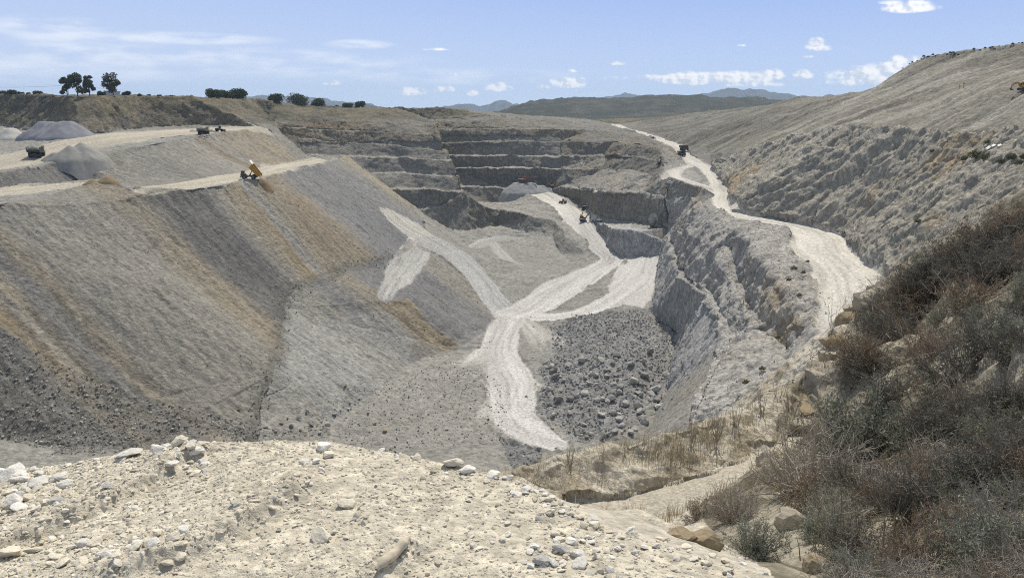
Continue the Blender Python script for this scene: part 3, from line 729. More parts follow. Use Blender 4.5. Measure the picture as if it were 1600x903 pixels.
    for i, (nm, lb) in enumerate(info):
        t = T[fcls == i]
        if not len(t): continue
        used, inv = np.unique(t, return_inverse=True)
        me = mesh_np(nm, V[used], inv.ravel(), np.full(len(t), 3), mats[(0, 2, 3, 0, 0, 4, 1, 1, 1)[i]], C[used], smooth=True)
        tag(link(nm, me), lb, None, None, "structure")
    return V, T

def nt(mat):
    mat.use_nodes = True
    t = mat.node_tree
    return t, t.nodes, t.links, t.nodes["Principled BSDF"]

def ground_material(name, size, kind="floor"):
    m = bpy.data.materials.new(name); t, nd, lk, b = nt(m)
    b.inputs["Roughness"].default_value = .95
    b.inputs["Specular IOR Level"].default_value = .1
    at = nd.new("ShaderNodeAttribute"); at.attribute_name = "tint"
    geo = nd.new("ShaderNodeNewGeometry")
    mp = nd.new("ShaderNodeMapping"); mp.vector_type = 'TEXTURE'
    mp.inputs["Rotation"].default_value = (0, 0, math.atan2(-.5, .86)) if kind == "tip" else (0, 0, 0)
    mp.inputs["Scale"].default_value = {"tip": (4.5, 1, 1), "wall": (1, 1, 3.2)}.get(kind, (1, 1, 1))
    lk.new(geo.outputs["Position"], mp.inputs["Vector"])
    def noise(scale, detail, src):
        q = nd.new("ShaderNodeTexNoise"); q.inputs["Scale"].default_value = scale; q.inputs["Detail"].default_value = detail
        q.inputs["Roughness"].default_value = .7
        lk.new(src, q.inputs["Vector"]); return q
    def remap(src, a0, a1, b0, b1):
        q = nd.new("ShaderNodeMapRange"); lk.new(src, q.inputs[0])
        for i_, v_ in enumerate((a0, a1, b0, b1)): q.inputs[i_ + 1].default_value = v_
        return q.outputs[0]
    def mul(a_, b_):
        q = nd.new("ShaderNodeMath"); q.operation = 'MULTIPLY'; lk.new(a_, q.inputs[0]); lk.new(b_, q.inputs[1]); return q.outputs[0]
    streak = noise(.55 / size, 6, mp.outputs[0])
    grain = noise(.9 / size, 6, geo.outputs["Position"])
    vor = nd.new("ShaderNodeTexVoronoi"); vor.inputs["Scale"].default_value = .75 / size
    lk.new(geo.outputs["Position"], vor.inputs["Vector"])
    stones = remap(vor.outputs["Color"], 0, 1, .78, 1.22)
    f = mul(mul(remap(streak.outputs[0], .3, .7, .76, 1.28), remap(grain.outputs[0], .3, .7, .84, 1.19)), stones)
    crack = None
    if kind == "wall":
        ck = nd.new("ShaderNodeTexVoronoi"); ck.feature = 'DISTANCE_TO_EDGE'; ck.inputs["Scale"].default_value = .42 / size
        wv = nd.new("ShaderNodeVectorMath"); wv.operation = 'MULTIPLY_ADD'; wv.inputs[1].default_value = (2.2, 2.2, 2.2)
        lk.new(grain.outputs["Color"], wv.inputs[0]); lk.new(mp.outputs[0], wv.inputs[2])
        lk.new(wv.outputs[0], ck.inputs["Vector"])
        crack = remap(ck.outputs["Distance"], 0, .16, 0, 1)
        f = mul(f, remap(crack, 0, 1, .80, 1.04))
    mx = nd.new("ShaderNodeVectorMath"); mx.operation = 'SCALE'
    lk.new(at.outputs["Color"], mx.inputs[0]); lk.new(f, mx.inputs["Scale"])
    lk.new(mx.outputs[0], b.inputs["Base Color"])
    h1 = nd.new("ShaderNodeMath"); h1.operation = 'MULTIPLY_ADD'; h1.inputs[1].default_value = -.45
    lk.new(vor.outputs[0], h1.inputs[0]); lk.new(grain.outputs[0], h1.inputs[2])
    h2 = nd.new("ShaderNodeMath"); h2.operation = 'MULTIPLY_ADD'; h2.inputs[1].default_value = {"wall": 2.2, "tip": 1.3}.get(kind, .8)
    lk.new(streak.outputs[0], h2.inputs[0]); lk.new(h1.outputs[0], h2.inputs[2])
    if crack is not None:
        h3 = nd.new("ShaderNodeMath"); h3.operation = 'MULTIPLY_ADD'; h3.inputs[1].default_value = .35; lk.new(crack, h3.inputs[0]); lk.new(h2.outputs[0], h3.inputs[2]); h2 = h3
    bp = nd.new("ShaderNodeBump"); bp.inputs["Strength"].default_value = {"wall": .6, "tip": .85}.get(kind, .8); bp.inputs["Distance"].default_value = (1.1 if kind == "wall" else .8) * size
    lk.new(h2.outputs[0], bp.inputs["Height"]); lk.new(bp.outputs[0], b.inputs["Normal"])
    return m

GV, GT = build_ground()
# ------------------------------------------------------------------ simple materials
MATS = {}
def mat(name, col, rough=.8, metal=0.0, vary=.15, scale=3.0, spec=.3, coat=0.0):
    """A procedural paint, rock or leaf: base colour broken up by two noises, with a little bump."""
    if name in MATS: return MATS[name]
    m = bpy.data.materials.new(name); t, nd, lk, b = nt(m)
    b.inputs["Roughness"].default_value = rough; b.inputs["Metallic"].default_value = metal
    b.inputs["Specular IOR Level"].default_value = spec
    tc = nd.new("ShaderNodeTexCoord")
    q = nd.new("ShaderNodeTexNoise"); q.inputs["Scale"].default_value = scale; q.inputs["Detail"].default_value = 6; q.inputs["Roughness"].default_value = .65
    lk.new(tc.outputs["Object"], q.inputs["Vector"])
    oi = nd.new("ShaderNodeObjectInfo")
    mr = nd.new("ShaderNodeMapRange")
    for i, v in enumerate((.25, .75, 1 - vary, 1 + vary)): mr.inputs[i + 1].default_value = v
    lk.new(q.outputs[0], mr.inputs[0])
    rr_ = nd.new("ShaderNodeMapRange"); rr_.inputs[3].default_value = 1 - vary * .6; rr_.inputs[4].default_value = 1 + vary * .6
    lk.new(oi.outputs["Random"], rr_.inputs[0])
    mm = nd.new("ShaderNodeMath"); mm.operation = 'MULTIPLY'; lk.new(mr.outputs[0], mm.inputs[0]); lk.new(rr_.outputs[0], mm.inputs[1])
    sc = nd.new("ShaderNodeVectorMath"); sc.operation = 'SCALE'; sc.inputs[0].default_value = col[:3]
    lk.new(mm.outputs[0], sc.inputs["Scale"]); lk.new(sc.outputs[0], b.inputs["Base Color"])
    bp = nd.new("ShaderNodeBump"); bp.inputs["Strength"].default_value = .35; bp.inputs["Distance"].default_value = .15 / scale
    lk.new(q.outputs[0], bp.inputs["Height"]); lk.new(bp.outputs[0], b.inputs["Normal"])
    MATS[name] = m
    return m

def tint_mat(name, trans=0.0, rough=.9):
    """Material that takes its colour from the mesh's own per-leaf tint."""
    if name in MATS: return MATS[name]
    m = bpy.data.materials.new(name); t, nd, lk, b = nt(m)
    b.inputs["Roughness"].default_value = rough; b.inputs["Specular IOR Level"].default_value = .15
    a = nd.new("ShaderNodeAttribute"); a.attribute_name = "tint"
    oi = nd.new("ShaderNodeObjectInfo"); rr_ = nd.new("ShaderNodeMapRange"); rr_.inputs[3].default_value = .85; rr_.inputs[4].default_value = 1.15
    lk.new(oi.outputs["Random"], rr_.inputs[0])
    sc = nd.new("ShaderNodeVectorMath"); sc.operation = 'SCALE'; lk.new(a.outputs["Color"], sc.inputs[0]); lk.new(rr_.outputs[0], sc.inputs["Scale"])
    lk.new(sc.outputs[0], b.inputs["Base Color"])
    if trans:
        tr = nd.new("ShaderNodeBsdfTranslucent"); lk.new(sc.outputs[0], tr.inputs[0])
        mx = nd.new("ShaderNodeMixShader"); mx.inputs[0].default_value = trans
        lk.new(b.outputs[0], mx.inputs[1]); lk.new(tr.outputs[0], mx.inputs[2])
        lk.new(mx.outputs[0], nd["Material Output"].inputs[0])
    MATS[name] = m
    return m

# ------------------------------------------------------------------ hills and mountains
def ridge(name, sil, y_foot, y_ridge, y_back, z_foot, col_a, col_b, rough, seed, label, cols=260, rows=46):
    sil = np.array(sil, float)
    px = np.linspace(sil[0, 0], sil[-1, 0], cols); py = np.interp(px, sil[:, 0], sil[:, 1])
    top = np.array([D(a, b, y_ridge) for a, b in zip(px, py)])
    k = sstep(0, .06, np.linspace(0, 1, cols)) * sstep(0, .06, 1 - np.linspace(0, 1, cols))
    vs = []
    for j in range(rows):
        t = j / (rows - 1)
        if t < .7:
            s = t / .7; yy = y_foot + (y_ridge - y_foot) * s; prof = s ** 1.15
        else:
            s = (t - .7) / .3; yy = y_ridge + (y_back - y_ridge) * s; prof = 1 - s * s
        xx = top[:, 0] * (1 if yy > y_ridge else yy / y_ridge * .9 + .1)
        g = fbm(xx / (rough * 9), yy / (rough * 14) + 0 * xx, 0 * xx + seed, 5, seed, gain=.55)
        hz = z_foot + (top[:, 2] - z_foot) * prof * (1 + .45 * g * (1 - abs(prof - .45)) * (prof < .97)) + rough * .35 * fbm(xx / rough, yy / rough + 0 * xx, 0 * xx, 3, seed + 9) * prof
        vs.append(np.stack([xx, yy + 0 * xx, hz], 1))
    V = np.concatenate(vs)
    i, j = np.meshgrid(np.arange(cols - 1), np.arange(rows - 1)); a = (j * cols + i).ravel()
    f = np.stack([a, a + 1, a + 1 + cols, a + cols], 1)
    n = fbm(V[:, 0] / (rough * 1.2), V[:, 1] / (rough * 1.2), V[:, 2] / rough, 4, seed + 20, gain=.65)
    c = lerp(np.tile(np.array(col_a), (len(V), 1)), np.tile(np.array(col_b), (len(V), 1)), sstep(-.15, .45, n))
    o = link(name, mesh_np(name, V, f.ravel(), np.full(len(f), 4), tint_mat("hill_scrub"), c))
    return tag(o, label, None, None, "structure"), V

HILL, HILLV = ridge("hill", [(745,182),(775,178),(800,168),(830,160),(870,156),(900,154),(960,153.5),(990,153),(1015,150),(1040,150.5),(1080,148),(1110,152),(1150,154),(1180,153),(1215,157),(1260,158),(1330,163),(1400,168)],
      845, 1750, 2400, -34, (.020,.025,.018), (.052,.050,.036), 22, 3, "dark scrub covered hill beyond the far end of the quarry", 420, 70)
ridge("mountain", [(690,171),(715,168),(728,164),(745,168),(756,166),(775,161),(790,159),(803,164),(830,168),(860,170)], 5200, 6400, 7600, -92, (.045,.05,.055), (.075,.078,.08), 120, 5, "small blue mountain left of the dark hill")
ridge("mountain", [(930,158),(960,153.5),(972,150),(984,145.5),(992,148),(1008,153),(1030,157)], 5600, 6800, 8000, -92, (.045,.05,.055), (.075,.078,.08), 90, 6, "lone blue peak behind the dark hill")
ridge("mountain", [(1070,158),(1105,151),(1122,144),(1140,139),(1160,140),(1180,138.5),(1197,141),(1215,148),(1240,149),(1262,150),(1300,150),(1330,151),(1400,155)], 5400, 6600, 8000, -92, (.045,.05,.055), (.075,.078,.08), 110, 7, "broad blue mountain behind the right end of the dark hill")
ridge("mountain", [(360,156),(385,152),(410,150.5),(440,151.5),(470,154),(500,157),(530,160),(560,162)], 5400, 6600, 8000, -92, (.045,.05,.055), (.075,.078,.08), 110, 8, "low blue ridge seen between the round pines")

# ------------------------------------------------------------------ leaf crowns
def leaf_cloud(centres, radii, n, size, ca, cb, seed, flat=.8, core=.35):
    """Leaf-sized faces spread through overlapping clumps; returns vertices, quads and tints."""
    g = np.random.default_rng(seed)
    cs = np.array(centres, float); rs = np.array(radii, float)
    w = rs ** 2; idx = g.choice(len(cs), n, p=w / w.sum())
    d = g.normal(size=(n, 3)); d /= np.linalg.norm(d, axis=1)[:, None]
    rad = rs[idx] * (core + (1 - core) * g.random(n) ** .5)
    p = cs[idx] + d * rad[:, None] * np.array([1, 1, flat])
    a = g.normal(size=(n, 3)); a /= np.linalg.norm(a, axis=1)[:, None]
    b = np.cross(a, g.normal(size=(n, 3))); b /= np.linalg.norm(b, axis=1)[:, None] + 1e-9
    s = size * (.6 + .8 * g.random(n))[:, None]
    V = np.stack([p - a * s, p + b * s * .55, p + a * s, p - b * s * .55], 1).reshape(-1, 3)
    f = np.arange(4 * n).reshape(n, 4)
    t = (.5 * g.random(n) + .5 * g.random(len(cs))[idx])
    c = np.repeat(lerp(np.tile(np.array(ca), (n, 1)), np.tile(np.array(cb), (n, 1)), t), 4, 0)
    return V, f, c

def tubes(paths, radii, sides=5):
    """Tapered tubes along paths; returns vertices and quads."""
    Vs, Fs, b = [], [], 0
    for p, r in zip(paths, radii):
        p = np.asarray(p, float); m = len(p)
        tg = np.gradient(p, axis=0); tg /= np.linalg.norm(tg, axis=1)[:, None] + 1e-9
        up = np.where(np.abs(tg[:, 2:3]) > .9, [[1., 0, 0]], [[0, 0, 1.]])
        u = np.cross(tg, up); u /= np.linalg.norm(u, axis=1)[:, None]; w = np.cross(tg, u)
        an = np.linspace(0, 2 * math.pi, sides, endpoint=False)
        ring = p[:, None] + (u[:, None] * np.cos(an)[None, :, None] + w[:, None] * np.sin(an)[None, :, None]) * np.asarray(r, float)[:, None, None]
        Vs.append(ring.reshape(-1, 3))
        i, j = np.meshgrid(np.arange(sides), np.arange(m - 1)); i, j = i.ravel(), j.ravel()
        Fs.append(b + np.stack([j * sides + i, j * sides + (i + 1) % sides, (j + 1) * sides + (i + 1) % sides, (j + 1) * sides + i], 1))
        b += m * sides
    return np.concatenate(Vs), np.concatenate(Fs)

BARK = mat("bark", (.13, .10, .075), .95, vary=.3, scale=6)
def tree(px, py, w, h, kind, label, group, seed):
    """Width and height in metres; the base stands where the photo shows it."""
    yy = float(np.interp(px, [0,60,110,160,205,300,390,430,480,540,600], [550,525,466,461,500,515,574,644,674,694,704])) + 2
    bx, by, _z = D(px, py, yy); bz = ground(bx, by)
    root = empty("eucalyptus_tree" if kind == "gum" else "pine_tree" if kind == "pine" else "bush", (bx, by, bz - .4), 0, label, "bush" if kind == "bush" else "tree", group)
    g = np.random.default_rng(seed); cs, rs, limbs, lr = [], [], [], []
    if kind == "gum":
        limbs.append([(0, 0, 0), (.2, 0, h * .3), (-.1, .2, h * .6), (.1, 0, h * .9)]); lr.append((.32, .26, .17, .05))
        for i in range(15):
            a, hh, rr_ = g.random() * 6.28, h * (.20 + .72 * g.random()), w * .40 * g.random() ** .6
            c = (math.cos(a) * rr_, math.sin(a) * rr_, hh); cs.append(c); rs.append(w * (.14 + .11 * g.random()))
            limbs.append([(0, 0, hh * .55), (c[0] * .5, c[1] * .5, hh * .8), c]); lr.append((.12, .08, .03))
        n, sz, ca, cb = 1700, .52, (.05, .06, .038), (.13, .135, .085)
    else:
        limbs.append([(0, 0, 0), (.1, 0, h * .25), (0, .1, h * .5)]); lr.append((.35, .28, .2))
        for i in range(11):
            a, rr_ = g.random() * 6.28, w * .30 * g.random() ** .5
            z0 = h * (.37 if kind == "pine" else .32) + (h * .26) * (g.random() - .35)
            c = (math.cos(a) * rr_, math.sin(a) * rr_, z0); cs.append(c); rs.append(min(w * .27, h * .40) * (.8 + .4 * g.random()))
            limbs.append([(0, 0, h * .3), (c[0] * .5, c[1] * .5, h * .42), c]); lr.append((.14, .1, .05))
        n, sz, ca, cb = 3300, .48, (.036, .05, .026), (.10, .12, .06)
    V, f, c = leaf_cloud(cs, rs, n, sz * max(.5, min(1, h / 9)), ca, cb, seed)
    V[:, 2] = np.maximum(V[:, 2], .1)
    link("crown", mesh_np("crown", V, f.ravel(), np.full(len(f), 4), tint_mat("leaves", .15), c, False), root)
    tv, tf = tubes(limbs, lr)
    link("trunk", mesh_np("trunk", tv, tf.ravel(), np.full(len(tf), 4), BARK), root)
    return root

GT_, PT_ = "tall trees by the white house", "round pines along the rim"
tree(105,149.5,7.0,11.0,"gum","slim tall tree, leftmost of the clump beside the white house",GT_,1)
tree(121,149.5,9.5,13.5,"gum","tallest tree in the clump left of the white house",GT_,2)
tree(140,149.5,6.5,12.0,"gum","narrow tall tree just left of the white house",GT_,3)
tree(177,150.5,11.5,13.5,"gum","broad spreading tree standing right of the white house",GT_,4)
tree(159,149.5,4.5,5.0,"bush","low dark bush in front of the white house","bushes by the white house",5)
tree(197,150.5,5.5,4.5,"bush","low round bush right of the broad spreading tree","bushes by the white house",6)
tree(334,152.5,13.5,8.0,"pine","wide round pine at the left end of the three pine clump",PT_,11)
tree(353,153.0,9.5,7.2,"pine","smaller round pine in the middle of the three pine clump",PT_,12)
tree(372,153.5,13.5,9.0,"pine","tall round pine at the right end of the three pine clump",PT_,13)
tree(432,160.5,13.5,9.0,"pine","single paler round pine standing alone on the rim",PT_,14)
tree(470,166.5,21,13.5,"pine","widest round pine on the rim, next to a smaller one",PT_,15)
tree(497,167.5,12.0,9.0,"pine","small round pine touching the widest pine on the rim",PT_,16)
tree(543,169.0,11.5,6.5,"pine","low flat pine beside an upright dark pine",PT_,17)
tree(563,168.0,9.8,10.0,"pine","upright dark pine at the right end of the rim trees",PT_,18)
tree(527,169.0,3.5,4.0,"bush","tiny bush on the rim left of the low flat pine","bushes on the rim",19)
for i, (px, w, h) in enumerate([(6,6,4),(20,7,5),(33,4,3.4),(45,3,3),(60,6,4),(218,4,2.2),(233,3,2.2),(250,4,2.0),(268,3,1.8)]):
    tree(px, 149.0 if px < 100 else 151.6, w, h, "bush", "small scrubby bush on the flat rim left of the tall trees" if px < 100 else "small scrubby bush on the bare rim between the tall trees and pines", "scrub bushes on the left rim" if px < 100 else "scrub bushes on the middle rim", 30 + i)

# ------------------------------------------------------------------ boxes and builders
class MB:
    """Collects simple solids and links them as ONE mesh object."""
    def __init__(self): self.bm = bmesh.new()
    def box(self, lo, hi, bevel=0.0, m=None):
        g = bmesh.ops.create_cube(self.bm, size=1)["verts"]
        lo, hi = Vector(lo), Vector(hi); c = (lo + hi) / 2; s = hi - lo
        for v in g: v.co = Vector((v.co.x * s.x, v.co.y * s.y, v.co.z * s.z)) + c
        if bevel:
            es = list({e for v in g for e in v.link_edges})
            r = bmesh.ops.bevel(self.bm, geom=es, offset=bevel, segments=1, affect='EDGES')
            g = list({v for f in r["faces"] for v in f.verts} | {v for v in g if v.is_valid})
        if m is not None:
            for v in g: v.co = m @ v.co
        return self
    def prism(self, pts, y0, y1, m=None):
        """Profile in (x, z) drawn out along y."""
        a = [self.bm.verts.new((p[0], y0, p[1])) for p in pts]; b = [self.bm.verts.new((p[0], y1, p[1])) for p in pts]
        n = len(pts)
        self.bm.faces.new(a); self.bm.faces.new(b[::-1])
        for i in range(n): self.bm.faces.new((a[i], b[i], b[(i + 1) % n], a[(i + 1) % n]))
        if m is not None:
            for v in a + b: v.co = m @ v.co
        return self
    def loft(self, rings, cap=True):
        vs = [[self.bm.verts.new(p) for p in r] for r in rings]; n = len(rings[0])
        for r0, r1 in zip(vs, vs[1:]):
            for i in range(n): self.bm.faces.new((r0[i], r0[(i + 1) % n], r1[(i + 1) % n], r1[i]))
        if cap: self.bm.faces.new(vs[0][::-1]); self.bm.faces.new(vs[-1])
        return self
    def tube(self, p, q, r0, r1=None, n=10):
        p, q = Vector(p), Vector(q); d = (q - p).normalized(); r1 = r0 if r1 is None else r1
        u = d.orthogonal().normalized(); w = d.cross(u)
        an = [2 * math.pi * i / n for i in range(n)]
        return self.loft([[p + (u * math.cos(a) + w * math.sin(a)) * r0 for a in an], [q + (u * math.cos(a) + w * math.sin(a)) * r1 for a in an]])
    def lathe_y(self, prof, c, n=22):
        """Profile (radius, y) turned about the y axis through c: wheels."""
        return self.loft([[Vector((c[0] + r * math.cos(2 * math.pi * i / n), c[1] + y, c[2] + r * math.sin(2 * math.pi * i / n))) for i in range(n)] for r, y in prof])
    def build(self, name, m, parent=None, smooth=False):
        bmesh.ops.recalc_face_normals(self.bm, faces=self.bm.faces)
        me = bpy.data.meshes.new(name); self.bm.to_mesh(me); self.bm.free()
        me.materials.append(m)
        for p in me.polygons: p.use_smooth = smooth
        o = bpy.data.objects.new(name, me); COL.objects.link(o)
        if parent: o.parent = parent
        return o

WHITE = mat("whitewash", (.72, .70, .65), .85, vary=.06)
hx, hy, hz = hit(150, 149.6)
house = empty("farmhouse", (hx, hy + 14, hz), .12, "low white farmhouse half hidden behind the tall trees", "house")
MB().box((-7.5, -3, -.5), (7.5, 3, 2.9)).build("wall", WHITE, house)
rf = MB().prism([(-8, 2.9), (8, 2.9), (7.2, 3.6), (-7.2, 3.6)], -3.5, 3.5).build("roof", mat("roof_tile", (.42, .33, .26), .9), house)
MB().box((2.5, -.4, 3.4), (3.3, .4, 4.5)).build("chimney", WHITE, rf)
GLASS = mat("dark_glass", (.03, .035, .04), .12, vary=.05, spec=.6)
for wx in (-5.2, -1.8, 4.6): MB().box((wx - .6, -3.06, .9), (wx + .6, -2.9, 2.0)).build("window", GLASS, house)
MB().box((1.0, -3.07, -.3), (2.0, -2.9, 2.1)).build("door", mat("door_paint", (.16, .10, .06)), house)
hx, hy, hz = hit(170, 150.2)
shed = empty("shed", (hx - 2, hy + 9, hz), -.1, "small pale shed behind the broad spreading tree", "shed")
MB().box((-3.5, -2.2, -.5), (3.5, 2.2, 2.4)).build("wall", WHITE, shed)
MB().prism([(-3.9, 2.4), (3.9, 2.4), (3.9, 2.75), (-3.9, 3.1)], -2.6, 2.6).build("roof", mat("sheet_roof", (.45, .44, .42), .6), shed)
POLEM = mat("weathered_pole", (.17, .14, .11), .9)
tops = []
for i, (px, py, hgt, lb) in enumerate([(91, 149.3, 6.2, "thin wooden utility pole left of the tall trees"), (291, 151.8, 6.6, "thin wooden utility pole left of the three pine clump")]):
    bx, by, bz = hit(px, py); by += 12
    p = empty("utility_pole", (bx, by, bz - .5), 0, lb, "pole", "utility poles on the plain")
    MB().tube((0, 0, 0), (0, 0, hgt + .5), .16, .11).build("pole", POLEM, p, True)
    MB().box((-.9, -.08, hgt - .1), (.9, .08, hgt + .06)).build("crossarm", POLEM, p)
    tops.append(Vector((bx, by, bz + hgt)))
WIRE = mat("wire", (.05, .05, .05), .5)
pts = [tops[0].lerp(tops[1], t) - Vector((0, 0, 5.0 * t * (1 - t))) for t in np.linspace(0, 1, 30)]
tv, tf = tubes([pts], [[.05] * 30], 4)
tag(link("power_line", mesh_np("power_line", tv, tf.ravel(), np.full(len(tf), 4), WIRE)), "thin power line sagging between the two poles on the plain", "cable")
pts = [tops[0] + Vector((-4.2 * k, 1.2 * k, .35 * math.sin(k / 20 * math.pi) * -3)) for k in range(0, 40)]
tv, tf = tubes([pts], [[.05] * 40], 4)
tag(link("power_line", mesh_np("power_line", tv, tf.ravel(), np.full(len(tf), 4), WIRE)), "thin power line running left from the pole by the tall trees", "cable")
# ------------------------------------------------------------------ true surface height of the finished ground, from its own vertices
_r = np.hypot(GV[:, 0], GV[:, 1]); _m = (_r > 70) & (_r < 760) & (GV[:, 2] < 45)
_k = np.floor(GV[_m][:, :2] / 1.5).astype(np.int64); _o = np.lexsort((GV[_m][:, 2], _k[:, 1], _k[:, 0]))
_k, _z = _k[_o], GV[_m][_o][:, 2]
_c = np.nonzero(np.any(np.diff(_k, axis=0) != 0, axis=1))[0] + 1
_s, _e = np.concatenate([[0], _c]), np.concatenate([_c, [len(_k)]])
_far = {(int(_k[a, 0]), int(_k[a, 1])): float(_z[(a + b) // 2]) for a, b in zip(_s, _e)}
def surf(x, y):
    a, b = math.floor(x / 1.5), math.floor(y / 1.5)
    for da, db in ((0, 0), (1, 0), (-1, 0), (0, 1), (0, -1), (1, 1), (-1, -1), (1, -1), (-1, 1)):
        if (a + da, b + db) in _far: return _far[(a + da, b + db)]
    return ground(x, y)
def seat(px, py):
    """A sighted point moved on to the finished ground."""
    x, y, z = hit(px, py)
    if math.hypot(x, y) < 72: return (x, y, z)
    return (x, y, float(np.median([surf(x + a, y + b) for a in (-1.5, 0, 1.5) for b in (-1.5, 0, 1.5)])))

# ------------------------------------------------------------------ heaps of gravel
def pile(name, cones, col, label, seed, slope=.72, step=.7, group=None, base=None):
    """Cones (world x, y, height above the ground, flat top radius) merged into one heap."""
    cs = np.array(cones, float)
    x0, x1 = (cs[:, 0] - cs[:, 2] / slope - cs[:, 3]).min() - 3, (cs[:, 0] + cs[:, 2] / slope + cs[:, 3]).max() + 3
    y0, y1 = (cs[:, 1] - cs[:, 2] / slope - cs[:, 3]).min() - 3, (cs[:, 1] + cs[:, 2] / slope + cs[:, 3]).max() + 3
    nx, ny = int((x1 - x0) / step) + 1, int((y1 - y0) / step) + 1
    X, Y = np.meshgrid(np.linspace(x0, x1, nx), np.linspace(y0, y1, ny))
    gz = np.array([[surf(a, b) for a, b in zip(r0, r1)] for r0, r1 in zip(X, Y)])
    wx = X + 1.1 * fbm(X / 5, Y / 5, 0 * X, 3, seed); wy = Y + 1.1 * fbm(X / 5, Y / 5, 0 * X, 3, seed + 4)
    H = np.full(X.shape, -9.0)
    for cx, cy, h, fl in cs:
        b = surf(cx, cy) if base is None else base
        H = np.maximum(H, b + h - slope * np.maximum(np.hypot(wx - cx, wy - cy) - fl, 0) - gz - .8 * np.maximum(np.hypot(X - cx, Y - cy) - fl - h / slope - .5, 0))
    an = np.arctan2(Y - cs[0, 1], X - cs[0, 0])
    H = H + (.22 * fbm(an * 7, np.hypot(X - cs[0, 0], Y - cs[0, 1]) / 12, 0 * X, 3, seed + 7) + .16 * fbm(X / .9, Y / .9, 0 * X, 2, seed + 8)) * (H > -.5)
    H = np.maximum(H, -1.6)
    V = np.stack([X.ravel() - cs[0, 0], Y.ravel() - cs[0, 1], (gz + H).ravel() - surf(*cs[0, :2])], 1)
    i, j = np.meshgrid(np.arange(nx - 1), np.arange(ny - 1)); a = (j * nx + i).ravel()
    f = np.stack([a, a + 1, a + 1 + nx, a + nx], 1)
    keep = (H.ravel()[f] > -1.55).any(1); f = f[keep]
    used, inv = np.unique(f, return_inverse=True)
    n = fbm(V[:, 0] / 2, V[:, 1] / 2, V[:, 2] / 2, 4, seed + 11); n2 = noise3(V[:, 0] / .8, V[:, 1] / .8, V[:, 2] / .8, seed + 12)
    c = np.tile(np.array(col, float), (len(V), 1)) * (1 + .16 * n + .14 * n2)[:, None]
    o = link(name, mesh_np(name, V[used], inv.ravel(), np.full(len(f), 4), tint_mat("heap_gravel", 0, .95), c[used]), None, (cs[0, 0], cs[0, 1], surf(*cs[0, :2])))
    return tag(o, label, "gravel pile", group)

def world_of(px, py, dx=0, dy=0):
    p = seat(px, py); return p[0] + dx, p[1] + dy
a = world_of(60, 217, 0, 9); b = world_of(92, 217, 0, 9); c_ = world_of(76, 217, 0, 9)
pile("gravel_pile", [(*a, 7.4, 3.5), (*b, 7.6, 3.5), (*c_, 7.0, 2.5)], (.235,.235,.25), "large blue grey gravel heap at the back of the upper terrace", 21)
a = world_of(18, 219, -4, 7)
pile("gravel_pile", [(*a, 5.0, 2.5)], (.42,.405,.36), "pale gravel heap touching the left side of the blue grey heap", 22)
a = world_of(96, 258, 0, 8); b = world_of(112, 257, 1, 8)
pile("gravel_pile", [(*a, 5.8, .4), (*b, 6.8, .6), (a[0] - 6, a[1] - 2, 2.8, 1)], (.225,.218,.195), "grey twin peaked heap in front of the loaded haul truck", 23)
a = world_of(166, 284, 0, 1)
pile("gravel_pile", [(*a, 1.8, 1), (a[0] - 7, a[1] + 1, 1.3, 1)], (.235,.175,.10), "low brown heap at the gap between the two lower terraces", 24)
a = world_of(812, 298.5, 0, 0); pb = seat(832, 300)[2]
pile("gravel_pile", [(a[0], a[1], 6.6, 4.5), (a[0] + 8, a[1] + .5, 6.2, 4.0), (a[0] + 16, a[1] + 1, 4.4, 3.0), (a[0] + 23, a[1] + 1, 2.4, 2.0)], (.30,.298,.29), "flat topped grey heap carrying the rust red excavator", 25, base=pb)
for i, (px, py, h) in enumerate([(300,206,1.2),(308,206,1.0),(329,206,1.4),(336,206,1.1)]):
    a = world_of(px, py, 0, 1)
    pile("gravel_pile", [(*a, h, .3)], (.27,.25,.21), "small tipped heap of rubble beside the truck on the upper terrace", 60 + i, group="small heaps on the upper terrace")

# ------------------------------------------------------------------ machines (built facing +x, wheels on z = 0)
TYRE = mat("tyre", (.022, .021, .02), .9, vary=.25)
RIM = mat("dusty_rim", (.20, .17, .12), .7)
STEEL = mat("dark_steel", (.055, .055, .052), .6, vary=.3)
DUST = mat("dusty_paint", (.23, .205, .155), .8, vary=.25)
GREYP = mat("grey_paint", (.075, .075, .07), .6, vary=.3)
YEL = mat("yellow_paint", (.42, .235, .03), .55, vary=.2)
WHT = mat("white_paint", (.70, .69, .65), .5, vary=.08)
RUST = mat("rust_red_paint", (.22, .075, .05), .75, vary=.35)
LAMP = mat("lamp_glass", (.6, .6, .55), .15, vary=.05)
SPOIL = mat("tipped_rock", (.25, .235, .20), .95, vary=.4, scale=1.5)

def wheel(parent, x, y, r, w):
    o = MB().lathe_y([(r * .86, -w / 2), (r, -w * .36), (r, w * .36), (r * .86, w / 2), (r * .52, w / 2), (r * .52, -w / 2), (r * .86, -w / 2)], (0, 0, 0)).build("wheel", TYRE, parent, True)
    o.location = (x, y, r)
    MB().lathe_y([(.02, -w * .40), (r * .5, -w * .36), (r * .53, -w * .44), (r * .53, w * .44), (r * .5, w * .36), (.02, w * .40)], (0, 0, 0)).build("rim", RIM, o, True)
    return o

